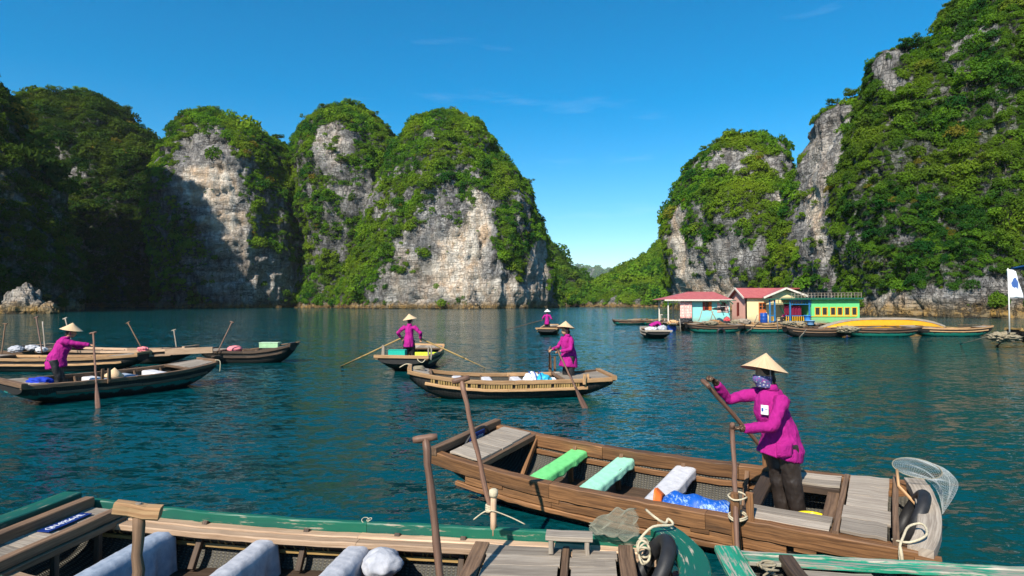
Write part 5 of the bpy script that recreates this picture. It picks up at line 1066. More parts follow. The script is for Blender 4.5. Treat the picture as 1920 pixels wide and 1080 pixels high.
# I, J: far rowers
I_ = mid_boat((2.68, 44.4, 1.43, 2.185, 0.722, 0.74, 0.539, 0.498, 0.45, 0.605, 0.0), 'farthest rowing boat, in front of the water passage', ns=19, benches=(.3,), ribs=())
IP = I_.w((-.5*I_.L, .05, .09)); person('small person in magenta jacket with a white hat in the farthest rowing boat', IP, 1.2, pj((.2, .3, 1.0), (.25, -.3, 1.0)), 1.0, .022, collar=False, seed=8, hatm=WHITEP)
oar('oar', 'oar of the farthest rowing boat reaching left', IP+Vector((-.35, -.1, .95)), at(948, 619, z=0.), .025, blade=.9, gripdir=(0, 1, 0), mat=OLD)
J_ = mid_boat((9.25, 40.2, 1.50, 2.1, 0.80, 0.76, 0.6, 0.52, 0.47, 0.6, 0.0), 'boat with a bending rower left of the floating houses', ns=19, benches=(.3,), ribs=(), wd=GREYW)
JP = J_.w((-.35*J_.L, .1, .09)); person('small person in magenta jacket bending down in a boat near the houses', JP, .15, dict(hip=(-.1, 0, .72), chest=(.2, 0, .86), neck=(.42, 0, .9), head=(.55, 0, .93), hl=(.55, .2, .6), hr=(.6, -.2, .6), fl=(-.1, .1, .06), fr=(0, -.1, .06), hem=Vector((-.2, 0, .62)), hemr=(.17, .2), leg=.36), 1.0, .022, collar=False, seed=9, hat=False)
blob('bundle', 'white bundle in the boat of the bending rower', J_.w((-.7*J_.L, .35, .6)), .28, C_WHITE, 71, 'bundle', (1.3, 1, .5)); blob('bundle', 'grey bundle beside the bending rower', J_.w((-.6*J_.L, -.35, .62)), .3, C_GREYC, 72, 'bundle', (1, 1, .7))
rope('rope', 'slack line floating left of the bending rower', [J_.w(J_.p(-.9, 1, .05, .0)), at(1190, 622, z=.02), at(1160, 620, z=.02), at(1140, 622, z=.02)], .012, ROPED)
# boats moored in front of the floating houses
def side_boat(px0, px1, py, label, wd=OLD, hull=TARTEAL, h=.62, depth=None, bow=1, deck=GREYW):
    a, b = at(px0, py, z=0), at(px1, py, z=0); Lh = (b.x-a.x)/2*1.03; y = a.y+.75
    return mid_boat(((a.x+b.x)/2, y, 0 if bow > 0 else math.pi, Lh, .55, .76, .45, h, h-.08, h+.08, 0.), label, wd=wd, hull=hull, deck=deck, ns=19, benches=(.3, 0, -.25), ribs=(), over=.35)
KB = side_boat(1293, 1398, 624, 'teal bottomed boat moored in front of the turquoise house', bow=-1)
LB_ = side_boat(1398, 1490, 624, 'teal bottomed boat moored in front of the cream house', wd=TAN)
MBt = side_boat(1482, 1602, 633, 'dark boat moored in front of the green house', hull=TAR, bow=-1)
NB = side_boat(1592, 1735, 632, 'teal bottomed boat moored before the yellow hull', wd=OLD)
OB = side_boat(1728, 1868, 631, 'teal bottomed boat moored right of the yellow hull', wd=TAN)
R1 = side_boat(1153, 1215, 609, 'low moored boat at the left end of the floating village', h=.5); R2 = side_boat(1205, 1258, 609, 'low moored boat beside the porch of the turquoise house', h=.5)
ty = MB(); torus(ty, (0, 0, 0), .26, .09, ax=Vector((0, 1, .1)), n=24, k=10); o = ty.build('tyre', BLACKR, None, label='tyre fender hung on the teal bottomed boat by the turquoise house', cat='tyre'); o.location = at(1352, 623, y=at(1352, 624, z=0).y-.05)
rg_ = np.random.default_rng(77); k = 0
for bt, nm in ((KB, 'boat before the turquoise house'), (LB_, 'boat before the cream house'), (MBt, 'boat before the green house'), (NB, 'boat before the yellow hull'), (OB, 'boat right of yellow hull'), (R1, 'leftmost village boat'), (R2, 'porch side boat')):
    for q_ in range(4):
        s_ = (-.62, -.2, .2, .6)[q_]; y_ = rg_.uniform(-.5, .5); ln = rg_.uniform(.8, 1.7); an = rg_.normal()*.25; c = bt.w((s_*bt.L, y_, bt.z(s_)+.06+.03*q_)); d = Vector((math.cos(an), math.sin(an), rg_.normal()*.06))*ln
        m = MB(); m.bar(-d/2, d/2, rg_.uniform(.05, .16), rg_.uniform(.03, .05), n=2, jit=0); mi_ = int(rg_.integers(4)); o = m.build('loose_board', (OLD, GREYW, TAN, BAMB)[mi_], None, label=('brown', 'grey', 'tan', 'yellowish')[mi_]+' loose board lying '+('near the stern', 'aft of the middle', 'forward of the middle', 'near the bow')[q_]+' of the '+nm, cat='board', group='loose boards on the moored village boats'); o.location = c
m = MB()
for (px, py, px2, py2, lb) in ((1415, 622, 1403, 628, 0), (1510, 624, 1500, 634, 0)):
    pass
oar('oar', 'oar blade leaning into the water below the cream house', at(1424, 603, y=43.), at(1398, 627, z=-.05), .03, grip=False, blade=1.0, bw=.14, mat=GREYW)
oar('oar', 'oar dipping into the water below the green house', at(1512, 617, y=39.6), at(1500, 634, z=-.05), .03, grip=False, blade=.5, bw=.12, mat=GREYW)
def net_heap(label, px, py, y, r): blob('net_heap', label, at(px, py, y=y), r, ROPED, int(px), 'net', (1.5, 1, .5), .5, 5.)
net_heap('heap of brown net between the moored boats below the green house', 1590, 618, 39.6, .42); net_heap('heap of brown net at the bow of the boat before the cream house', 1478, 606, 44.5, .3)
net_heap('heap of dark net on the boat before the turquoise house', 1333, 606, 44.6, .3)
# ------------------------------------------------------------------ floating houses
def wallpaint(name, c): 
    m = NT(name); o = m.n('NewGeometry').outputs['Position']; n = m.noise(o, 1.3, 5, .65); st = m.noise(m.map(o, (5, 5, .6)), 1.2, 4, .6); z = m.n('SeparateXYZ', Vector=o).outputs[2]
    col = m.mix(m.rng(n, .3, .7), tuple(x*.86 for x in c), c); col = m.mix(m.rng(st, .55, .75, 0, .35), col, tuple(x*.55+.03 for x in c)); col = m.mix(m.math('MULTIPLY', m.rng(z, .7, 1.25, 1, 0), m.rng(n, .35, .6, .2, .8)), col, (.22, .19, .14)); m.pr(col, .8, m.bump(n, .2, .02)); return m.m
W_TURQ = wallpaint('turquoise_wall', (.26, .66, .62)); W_PINK = wallpaint('pink_wall', (.80, .44, .36)); W_CREAM = wallpaint('cream_wall', (.78, .62, .34)); W_GREEN = wallpaint('green_wall', (.13, .58, .20))
def roof_mat():
    m = NT('red_metal_roof'); uv = m.n('UVMap').outputs[0]; w = m.n('TexWave', Vector=uv, Scale=2.6, _bands_direction='X').outputs[1]; n = m.noise(uv, 3, 5, .6)
    c = m.mix(m.rng(n, .35, .7), (.38, .085, .08), (.46, .13, .12)); m.pr(c, .5, m.bump(w, .6, .03), .4); return m.m
ROOF = roof_mat(); W_DKRED = plain('dark_red_shutter', (.20, .03, .022), .6); W_ORANGE = plain('orange_shutter', (.50, .13, .03), .6); W_BLUE = plain('blue_post_paint', (.02, .14, .32), .5); W_DGREEN = plain('dark_green_trim', (.01, .10, .06), .5); W_YELF = plain('yellow_frame', (.66, .36, .02), .5); W_MAROON = cloth('maroon_curtain', (.16, .012, .04)); DARKIN = plain('dark_interior', (.03, .026, .022), .9); WTRIM = plain('whitewashed_trim', (.62, .56, .48), .7)
GLASSD = NT('dark_window_glass'); GLASSD.pr((.02, .022, .025), .12, None, .5); GLASSD = GLASSD.m
def wall(name, mat, par, o, ux, W_, z0, z1, holes=(), th=.10, top=None):
    """wall along ux from o, with real openings (u0,u1,z0,z1) and reveals; top(u) gives a sloped upper edge"""
    o = Vector(o); ux = Vector(ux); nn = Vector((ux.y, -ux.x, 0)); m = MB()
    us = sorted({0, W_, *[h[0] for h in holes], *[h[1] for h in holes]}|({W_*.5} if top else set())); zs_ = sorted({z0, z1, *[h[2] for h in holes], *[h[3] for h in holes]})
    P = lambda u, z, d: o+ux*u+nn*d+Vector((0, 0, z-o.z))
    hole = lambda u, z: any(h[0] < u < h[1] and h[2] < z < h[3] for h in holes)
    def quad(a, b, c, d): i = len(m.v); m.v += [tuple(x) for x in (a, b, c, d)]; m.face((i, i+1, i+2, i+3))
    for i in range(len(us)-1):
        for j in range(len(zs_)-1):
            u, u2, z, z2 = us[i], us[i+1], zs_[j], zs_[j+1]
            if hole((u+u2)/2, (z+z2)/2): continue
            quad(P(u, z, 0), P(u2, z, 0), P(u2, z2, 0), P(u, z2, 0)); quad(P(u2, z, -th), P(u, z, -th), P(u, z2, -th), P(u2, z2, -th))
    for h in list(holes):
        a, b, c, d = h; quad(P(a, c, 0), P(a, d, 0), P(a, d, -th), P(a, c, -th)); quad(P(b, d, 0), P(b, c, 0), P(b, c, -th), P(b, d, -th)); quad(P(a, c, -th), P(b, c, -th), P(b, c, 0), P(a, c, 0)); quad(P(a, d, 0), P(b, d, 0), P(b, d, -th), P(a, d, -th))
    quad(P(0, z0, -th), P(0, z0, 0), P(0, z1, 0), P(0, z1, -th)); quad(P(W_, z0, 0), P(W_, z0, -th), P(W_, z1, -th), P(W_, z1, 0)); quad(P(0, z1, 0), P(W_, z1, 0), P(W_, z1, -th), P(0, z1, -th))
    if top:                                              # gable triangle
        a, b, c = P(0, z1, 0), P(W_, z1, 0), P(W_*top[0], top[1], 0); i = len(m.v); m.v += [tuple(x) for x in (a, b, c)]; m.face((i, i+1, i+2))
        a, b, c = P(0, z1, -th), P(W_, z1, -th), P(W_*top[0], top[1], -th); i = len(m.v); m.v += [tuple(x) for x in (b, a, c)]; m.face((i, i+1, i+2))
    return m.build(name, mat, par)
def window(par, o, ux, h, fmat, bars=(1, 1), fw=.05, shutters=None, smat=None, pane=True, th=.10):
    o = Vector(o); ux = Vector(ux); nn = Vector((ux.y, -ux.x, 0)); a, b, c, d = h; P = lambda u, z, dd: o+ux*u+nn*dd+Vector((0, 0, z-o.z)); m = MB(); dd = -.03
    for (p, q) in ((P(a, c+fw/2, dd), P(b, c+fw/2, dd)), (P(a, d-fw/2, dd), P(b, d-fw/2, dd)), (P(a+fw/2, c+fw, dd), P(a+fw/2, d-fw, dd)), (P(b-fw/2, c+fw, dd), P(b-fw/2, d-fw, dd))): m.bar(p, q, fw, fw*.9, up=nn, n=2, ch=.004, jit=0)
    for k in range(1, bars[0]+1): u = a+(b-a)*k/(bars[0]+1); m.bar(P(u, c+fw, dd), P(u, d-fw, dd), fw*.6, fw*.5, up=nn, n=2, ch=.003, jit=0)
    for k in range(1, bars[1]+1): z = c+(d-c)*k/(bars[1]+1); m.bar(P(a+fw, z, dd+.004), P(b-fw, z, dd+.004), fw*.5, fw*.6, up=nn, n=2, ch=.003, jit=0)
    w = m.build('window', fmat, par)
    if pane: m = MB(); m.bar(P(a+.01, (c+d)/2, -.075), P(b-.01, (c+d)/2, -.075), .012, d-c-.02, up=(0, 0, 1), n=2, ch=.001, jit=0); m.build('pane', GLASSD, w)
    for (u0, u1, mt) in (shutters or ()):
        m = MB(); m.bar(P(u0, (c+d)/2, .025), P(u1, (c+d)/2, .025), .03, d-c, up=(0, 0, 1), n=2, ch=.004, jit=0); m.build('shutter', mt, w)
    return w
def slab(m, pts, th=.05):
    n = (Vector(pts[1])-Vector(pts[0])).cross(Vector(pts[2])-Vector(pts[0])).normalized(); b = len(m.v); k = len(pts); e = (Vector(pts[1])-Vector(pts[0])).normalized(); f = n.cross(e)
    m.v += [tuple(Vector(p)) for p in pts]+[tuple(Vector(p)-n*th) for p in pts]; uv = [(Vector(p).dot(e), Vector(p).dot(f)) for p in pts]
    m.face(range(b, b+k), uv); m.face([b+k+i for i in range(k)][::-1], uv[::-1])
    for i in range(k): j = (i+1) % k; m.face((b+j, b+i, b+k+i, b+k+j))
YH = 51.; XX = lambda px, y=YH: (px-960)/F*y/ (cp)
def ZZ(py, y=YH): return zat(py, y)
FL = .66
deck = thing('floating_platform', 'long plank platform floating under the houses', 'platform', (0, 0, 0)); rgp = np.random.default_rng(5)
x_ = XX(1243); k = 0
while x_ < XX(1615):
    w_ = rgp.uniform(.26, .42); m = MB(); m.bar((x_+w_/2, 48.6+rgp.normal()*.15, FL-.04+rgp.normal()*.012), (x_+w_/2, 55.2, FL-.04), w_-.03, .06, n=2, jit=0); m.build('deck_plank', (OLD, GREYW, TAN)[int(rgp.integers(3))], deck); x_ += w_
for yy in (48.9, 51.8, 54.6): m = MB(); m.bar((XX(1243), yy, FL-.16), (XX(1615), yy, FL-.16), .16, .16, n=4); m.build('joist', DARKW, deck)
for kx in range(14):
    m = MB(); xb_ = XX(1250)+kx*1.18; m.tube([(xb_, 49.1, .22), (xb_, 50., .22)], .30, 14); m.build('float_drum', (P_BLUE, DARKW)[kx % 2], deck)
# --- turquoise house
h1 = thing('house', 'turquoise floating house with red hipped roof and open porch', 'house', (0, 0, 0)); x0, x1 = XX(1297), XX(1368); ze = ZZ(562)
W1 = [(XX(1317)-x0, XX(1334)-x0, ZZ(582), ZZ(566)), (XX(1347)-x0, XX(1365)-x0, ZZ(586), ZZ(567))]
wall('wall', W_TURQ, h1, (x0, YH, FL), (1, 0, 0), x1-x0, FL, ze, W1); wall('wall', W_TURQ, h1, (x0, YH+3.4, FL), (0, -1, 0), 3.4-.10, FL, ze-.004); wall('wall', W_TURQ, h1, (x1, YH+3.4, FL), (-1, 0, 0), x1-x0, FL, ze-.002); wall('wall', W_TURQ, h1, (x1+.0, YH+.10, FL), (0, 1, 0), 3.2, FL, ze-.006)
window(h1, (x0, YH, FL), (1, 0, 0), W1[0], W_DKRED, (1, 2), shutters=((W1[0][1]-.26, W1[0][1]+.0, W_ORANGE), (W1[0][0], W1[0][0]+.2, W_DKRED))); window(h1, (x0, YH, FL), (1, 0, 0), W1[1], W_DKRED, (2, 1), shutters=((W1[1][0]-.12, W1[1][0]+.16, W_PINK), (W1[1][1]-.22, W1[1][1]+.02, W_PINK)))
m = MB()
for k in range(3): zz = W1[1][2]+.1+.2*k; m.bar((x0+W1[1][0]-.1, YH-.06, zz), (x0+W1[1][1]+.05, YH-.06, zz), .03, .03, n=2, jit=0)
m.build('window_grille', WHITEP, h1)
ex0, ex1, ey0, ey1 = XX(1246, YH-.5), XX(1374, YH-.5), YH-.5, YH+3.9; zr = ZZ(547, 52.7); rx0, rx1, ry_ = XX(1290, 52.7), XX(1338, 52.7), 52.7; zeo = ze+.02
for pts in (((ex0, ey0, zeo), (ex1, ey0, zeo), (rx1, ry_, zr), (rx0, ry_, zr)), ((ex1, ey1, zeo), (ex0, ey1, zeo), (rx0, ry_, zr), (rx1, ry_, zr)), ((ex0, ey1, zeo), (ex0, ey0, zeo), (rx0, ry_, zr)), ((ex1, ey0, zeo), (ex1, ey1, zeo), (rx1, ry_, zr))):
    m = MB(); slab(m, pts, .04); m.build('roof', ROOF, h1)
m = MB(); m.bar((ex0, ey0-.02, zeo-.06), (ex1, ey0-.02, zeo-.06), .05, .13, n=3); m.build('fascia_board', WTRIM, h1)
for px in (1252, 1282): m = MB(); m.bar((XX(px), YH-.1, FL), (XX(px), YH-.1, ze-.05), .10, .10, n=3, up=(0, 1, 0)); m.build('porch_post', WTRIM, h1)
for px in (1253, 1281): m = MB(); m.bar((XX(px), YH+3.2, FL), (XX(px), YH+3.2, ze-.05), .10, .10, n=3, up=(0, 1, 0)); m.build('porch_post', WTRIM, h1)
m = MB(); m.bar((XX(1252), YH-.1, ze-.25), (XX(1297), YH-.1, ze-.25), .05, .06, n=3); m.build('porch_rail', WTRIM, h1)
m = MB(); m.bar((XX(1252), YH+3.2, FL+.55), (XX(1290), YH+3.2, FL+.55), .05, .06, n=3)
for px in range(1256, 1290, 8): m.bar((XX(px), YH+3.2, FL), (XX(px), YH+3.2, FL+.55), .04, .04, n=2, up=(0, 1, 0), jit=0)
m.build('porch_railing', WTRIM, h1)
for px in (1345, 1356, 1366): m = MB(); m.bar((XX(px), YH-1.0, ze-.35), (XX(px), YH-.02, ze-.02), .06, .07, n=2, up=(0, 0, 1)); m.build('awning_bracket', W_DGREEN, h1)
m = MB(); m.bar((XX(1342), YH-.95, ze-.06), (XX(1372), YH-.95, ze-.06), .06, .06, n=3); m.bar((XX(1342), YH-.4, ze-.05), (XX(1372), YH-.4, ze-.05), .06, .06, n=3); m.build('awning_bar', W_DGREEN, h1)
def blanket_mat():
    m = NT('pink_flower_blanket'); uv = m.n('UVMap').outputs[0]; v = m.n('TexVoronoi', Vector=m.map(uv, (5, 6, 1)), Scale=1., Randomness=.3); n = m.noise(uv, 18, 3); c = m.mix(m.rng(v.outputs[0], .25, .42, 1, 0), (.78, .36, .32), (.80, .62, .55)); c = m.mix(m.rng(v.outputs[0], .10, .16, 1, 0), c, (.42, .14, .14)); m.pr(c, .9); return m.m
bx0, bx1, bz0, bz1 = XX(1274), XX(1296), ZZ(597), ZZ(566)
m = MB(); m.grid(lambda u, v: (bx0+(bx1-bx0)*u, YH-.18+.03*math.sin(u*14)*(1-v*.6)+.02*math.sin(u*31), bz0+(bz1-bz0)*v), 24, 10, True); m.build('blanket', blanket_mat(), None, solid=.015, label='pink flowered blanket hung out on the porch of the turquoise house', cat='blanket')
# --- cream and pink house
h2 = thing('house', 'cream floating house with pink end wall, red gable roof and blue veranda', 'house', (0, 0, 0)); x0, x1 = XX(1398), XX(1512); ze = ZZ(557); zr = ZZ(540, 52.6); yb_, ym = YH+3.2, YH+1.6
D1 = (XX(1422)-x0, XX(1436)-x0, FL+.1, ZZ(567))
W2o = (XX(1527)-x0, XX(1528)-x0, 1, 2)
wall('front_wall', W_CREAM, h2, (x0, YH, FL), (1, 0, 0), x1-x0, FL, ze, [D1, (XX(1486)-x0, XX(1508)-x0, FL+.02, ZZ(570))])
PW = (1.25, 1.72, ZZ(593), ZZ(567))
wall('pink_end_wall', W_PINK, h2, (x0-.0, yb_, FL), (0, -1, 0), 3.2-.0, FL, ze-.004, [PW], top=(.5, zr-.06)); wall('wall', W_CREAM, h2, (x1, YH+.1, FL), (0, 1, 0), 3.1, FL, ze-.003, top=(.5, zr-.3)); wall('wall', W_CREAM, h2, (x1, yb_, FL), (-1, 0, 0), x1-x0-.1, FL, ze-.002)
window(h2, (x0, yb_, FL), (0, -1, 0), PW, W_DKRED, (1, 3), shutters=((PW[0], PW[0]+.18, W_DKRED),))
dr = MB(); dr.bar((x0+D1[0]+.01, YH-.02, (D1[2]+ZZ(582))/2), (x0+D1[1]-.01, YH-.02, (D1[2]+ZZ(582))/2), .05, ZZ(582)-D1[2]-.02, n=2, jit=0); dr.build('door', W_ORANGE, h2); window(h2, (x0, YH, FL), (1, 0, 0), (D1[0], D1[1], ZZ(582), D1[3]), W_ORANGE, (1, 1), fw=.08)
gx0, gx1, gxm = XX(1431, YH-.4), XX(1514, YH-.4), XX(1474, YH-.4); zg = ZZ(540, YH-.4)
g = MB(); a, b, c = Vector((gx0+.1, YH-.04, ze)), Vector((gx1-.1, YH-.04, ze)), Vector((gxm, YH-.04, zg-.08)); i = len(g.v); g.v += [tuple(p) for p in (a, b, c)]+[tuple(p+Vector((0, .06, 0))) for p in (a, b, c)]; g.face((0, 1, 2)); g.face((5, 4, 3)); g.face((0, 3, 4, 1)); g.face((1, 4, 5, 2)); g.face((2, 5, 3, 0)); g.build('gable_wall', W_CREAM, h2)
for pts in (((x0-.28, YH-.32, ze-.05), (gx0+.75, YH-.32, ze-.05), (gxm, ym, zr), (x0-.28, ym, zr)), ((x1+.2, yb_+.3, ze-.05), (x0-.28, yb_+.3, ze-.05), (x0-.28, ym, zr), (x1+.2, ym, zr)), ((gx0, YH-.45, ze-.03), (gxm, YH-.45, zg), (gxm, ym+.3, zg-.01), (gx0, ym+.3, ze-.03))[::-1], ((gx1, YH-.45, ze+.10), (gxm, YH-.45, zg+.003), (gxm, ym+.3, zg-.007), (gx1, ym+.3, ze+.1))):
    m = MB(); slab(m, pts, .045); m.build('roof', ROOF, h2)
for (p, q) in (((gx0, YH-.48, ze-.06), (gxm, YH-.48, zg-.02)), ((gx1, YH-.48, ze+.07), (gxm, YH-.48, zg-.02)), ((x0-.31, YH-.34, ze-.08), (x0-.31, ym, zr-.03)), ((x0-.31, yb_+.3, ze-.08), (x0-.31, ym, zr-.03))):
    m = MB(); m.bar(p, q, .06, .15, n=2, jit=0); m.build('barge_board', WTRIM, h2)
# veranda
ver = thing('veranda', 'blue painted veranda with yellow balusters in front of the cream house', 'veranda', (0, 0, 0)); yv = YH-1.3; zt = ZZ(561, yv); FLv = FL
for px in (1443, 1452, 1481, 1517): m = MB(); m.bar((XX(px, yv), yv, FLv), (XX(px, yv), yv, zt), .11, .11, n=2, up=(0, 1, 0), jit=0); m.build('post', W_BLUE, ver)
m = MB(); slab(m, ((XX(1436, yv), yv-.25, zt+.02), (XX(1612, yv), yv-.25, zt+.06), (XX(1612, yv), YH-.5, zt+.12), (XX(1436, yv), YH-.5, zt+.05)), .07); m.build('canopy', W_DGREEN, ver)
m = MB(); m.bar((XX(1480, yv), yv-.03, zt-.14), (XX(1520, yv), yv-.03, zt-.14), .05, .07, n=2); m.bar((XX(1480, yv), yv-.03, zt-.42), (XX(1520, yv), yv-.03, zt-.42), .05, .06, n=2)
for k in range(9): m.bar((XX(1480+5*k, yv), yv-.03, zt-.38), (XX(1480+5*k, yv), yv-.03, zt-.18), .04, .04, n=2, up=(0, 1, 0), jit=0)
m.build('fretwork', W_BLUE, ver)
m = MB(); m.bar((XX(1443, yv), yv-.03, zt-.35), (XX(1481, yv), yv-.03, zt-.35), .04, .05, n=2)
for k in range(6): m.bar((XX(1447+6*k, yv), yv-.03, zt-.32), (XX(1447+6*k, yv), yv-.03, zt-.05), .03, .04, n=2, up=(0, 1, 0), jit=0)
m.build('valance', W_DGREEN, ver)
for (pa_, pb_) in ((1443, 1453), (1472, 1481), (1484, 1516)):
    m = MB()
    for z in (.08, .55): m.bar((XX(pa_, yv), yv+.02, FLv+z), (XX(pb_, yv), yv+.02, FLv+z), .06, .07, n=2)
    m.build('railing', W_BLUE, ver)
    for px in range(pa_+2, pb_, 4): m = MB(); m.bar((XX(px, yv), yv+.02, FLv+.12), (XX(px, yv), yv+.02, FLv+.51), .06, .05, n=2, up=(0, 1, 0), jit=0); m.build('baluster', W_YELF, ver)
def curtain(label, pa_, pb_, za, zb, y, mat):
    m = MB(); xa, xb2 = XX(pa_, y), XX(pb_, y); m.grid(lambda u, v: (xa+(xb2-xa)*u, y+.05*math.sin(u*22)+.02*math.sin(u*51), za+(zb-za)*v), 30, 5, True); return m.build('curtain', mat, None, solid=.02, label=label, cat='curtain')
curtain('maroon curtain hanging beside the blue post of the veranda', 1470, 1479, FL+.5, ZZ(569), yv+.35, W_MAROON); curtain('wide maroon curtain closing the veranda front', 1483, 1502, FL+.35, ZZ(574), yv+.25, W_MAROON)
hm = MB(); hm.grid(lambda u, v: (XX(1453)+(XX(1472)-XX(1453))*u, yv+.5+.3*(v-.5), ZZ(575)-(ZZ(575)-FL-.35)*math.sin(min(1, u*1.15)*math.pi/2)+.25*abs(v-.5)), 14, 6, True); hm.build('hammock', W_DGREEN, None, solid=.02, label='dark green hammock slung across the veranda', cat='hammock')
person('small seated person in magenta behind the veranda railing', (XX(1473, yv+.6), yv+.6, FL), math.pi, dict(hip=(0, 0, .42), chest=(.02, 0, .72), neck=(.04, 0, .95), head=(.08, 0, 1.07), hl=(.3, .12, .55), hr=(.3, -.12, .55), fl=(.42, .1, .06), fr=(.42, -.1, .06), hem=Vector((0, 0, .32)), kl=(.5, 0, 1), kr=(.5, 0, 1)), .9, .024, collar=False, hat=False, seed=12)
# --- green house
h3 = thing('house', 'green floating house with a row of yellow framed windows and flat roof', 'house', (0, 0, 0)); y3 = 49.7; x0, x1 = XX(1521, y3), XX(1611, y3); z1 = ZZ(562, y3); FL3 = .55
WN = [(XX(a, y3)-x0, XX(a+11.3, y3)-x0, ZZ(592, y3), ZZ(575.5, y3)) for a in (1527, 1540.5, 1556, 1569, 1582.5, 1596)]
wall('wall', W_GREEN, h3, (x0, y3, FL3), (1, 0, 0), x1-x0, FL3, z1, WN); wall('wall', W_GREEN, h3, (x0, y3+3., FL3), (0, -1, 0), 2.9, FL3, z1-.004); wall('wall', W_GREEN, h3, (x1, y3+.1, FL3), (0, 1, 0), 2.9, FL3, z1-.006); wall('wall', W_GREEN, h3, (x1, y3+3.1, FL3), (-1, 0, 0), x1-x0, FL3, z1-.002)
for h in WN: window(h3, (x0, y3, FL3), (1, 0, 0), h, W_YELF, (0, 0), fw=.075)
m = MB(); m.bar((x0-.05, y3-.03, ZZ(593.3, y3)), (x1-.25, y3-.03, ZZ(593.3, y3)), .06, .05, n=2); m.build('sill_band', W_YELF, h3)
m = MB(); slab(m, ((x0-1.9, y3-.35, z1+.12), (x1+.15, y3-.35, z1+.16), (x1+.15, y3+3.3, z1+.2), (x0-1.9, y3+3.3, z1+.16)), .12); m.build('roof', W_DGREEN, h3)
m = MB()
for z in (.22, .40): m.bar((x0-1.7, y3-.2, z1+.12+z), (x1+.1, y3-.2, z1+.16+z), .035, .035, n=2)
m.build('roof_rail', GREYW, h3)
for k in range(22): m = MB(); xx = x0-1.7+k*(x1-x0+1.75)/21; m.bar((xx, y3-.2, z1+.12), (xx, y3-.2, z1+.56), .035, .035, n=2, up=(0, 1, 0), jit=0); m.build('rail_post', GREYW, h3)
# --- clutter on the platform
def barrel(label, px, py, y, r, h, mat):
    b = thing('barrel', label, 'barrel', (XX(px, y), y, ZZ(py, y))); m = MB(); m.lathe([(.01, 0), (r*.94, 0), (r, .04), (r, h*.32), (r*1.03, h*.34), (r, h*.36), (r, h*.64), (r*1.03, h*.66), (r, h*.68), (r, h-.04), (r*.94, h), (.01, h)], n=20); m.build('body', mat, b); m = MB(); m.tube([(r*.4, 0, h), (r*.4, 0, h+.03)], .05, 8); m.build('cap', mat, b); return b
barrel('dark blue plastic barrel standing by the orange door', 1431.5, 605, 49.6, .29, .78, P_BLUE)
def tub(label, px, py, y, r, h, mat): b = MB(); b.lathe([(r*.7, 0), (r*.98, h), (r*1.04, h), (r*1.04, h-.03), (r*.98, h-.03), (.01, .02)], n=20); o = b.build('tub', mat, None, label=label, cat='tub'); o.location = (XX(px, y), y, ZZ(py, y)); return o
tub('large light blue plastic tub on the veranda railing side', 1513, 601, 48.9, .30, .42, P_LBLUE); tub('pale blue tub standing lower beside the light blue tub', 1519, 609, 48.4, .33, .34, plain('pale_blue_plastic', (.20, .38, .62), .4))
blob('jerrycan_heap', 'red plastic bundle below the grille window of the turquoise house', (XX(1357), YH-.7, FL+.2), .24, plain('red_plastic', (.55, .08, .09), .4), 31, 'bundle', (1, 1, 1.1)); blob('bundle', 'black tarp thrown over poles before the turquoise house', (XX(1338), YH-1.2, FL+1.12), .3, BLACKR, 32, 'tarp', (1.6, 1, .35), .35)
for (a, b, lb) in (((1310, 602), (1316, 582), 'thin pole leaning against the turquoise wall'), ((1330, 606), (1337, 583), 'bent pole holding the black tarp'), ((1345, 605), (1334, 584), 'second pole holding the black tarp'), ((1414, 606), (1420, 590), 'plank leaning left of the blue barrel'), ((1276, 622), (1274, 598), 'mooring pole in front of the porch'), ((1458, 622), (1457, 597), 'mooring pole in front of the veranda')):
    y = 48.9 if b[1] < 597 else 46.; m = MB(); pa_, pb_ = at(*a, y=y), at(*b, y=y); m.tube([Vector((0, 0, 0)), (pb_-pa_)*.5+Vector((.02, 0, 0)), pb_-pa_], .035, 7); o = m.build('pole', GREYW, None, label=lb, cat='pole'); o.location = pa_
for k, (px, py) in enumerate(((1303, 606), (1322, 607), (1341, 606), (1362, 605), (1380, 604), (1393, 604), (1410, 607), (1462, 606), (1497, 609), (1530, 608), (1262, 605), (1285, 604))):
    y = 48.9; blob('bundle', ('brown', 'grey', 'tan', 'dark')[k % 4]+' heap of fishing gear on the platform edge, '+('under the porch', 'near the blanket', 'under the tarp', 'below the grille', 'under the pink wall', 'below the cream wall corner', 'left of the barrel', 'below the hammock', 'below the wide curtain', 'below the green wall', 'by the first porch post', 'by the second porch post')[k], at(px, py, y=y), .2+.1*(k % 3), (ROPED, GREYW, TAN, BLACKR)[k % 4], 200+k, 'gear', (1.4, 1, .6), .5, 4.)
# --- long yellow hull lying bottom up
ya = 46.8; xa, xb2 = XX(1533, ya), XX(1772, ya); Ly = (xb2-xa)/2; cxm = (xa+xb2)/2; zb_, zt_ = ZZ(617, ya), ZZ(597, ya)
yo = thing('upturned_boat', 'long yellow hull lying bottom up with a grey keel rim', 'boat', (cxm, ya, zb_))
def yh(u, v):
    s = u*2-1; f = (1-abs(s)**4.0); h = (zt_-zb_)*(1-abs(s)**3.2)*.97; a = (v*2-1)*math.pi/2; w = .85*f**.6; return (s*Ly, w*math.copysign(abs(math.sin(a))**.8, math.sin(a)), h*abs(math.cos(a))**.7)
m = MB(); m.grid(yh, 49, 15, True); m.build('hull', YEL, yo, solid=.03)
m = MB(); m.sweep([Vector(yh(i/30, .40))+Vector((0, -.05, .05)) for i in range(0, 30)], .34, .15, jit=.004); m.build('keel_rim', GREYW, yo)
m = MB(); m.sweep([Vector(yh(i/30, .06))+Vector((0, -.03, .02)) for i in range(1, 30)], .04, .06); m.build('side_batten', OLD, yo)
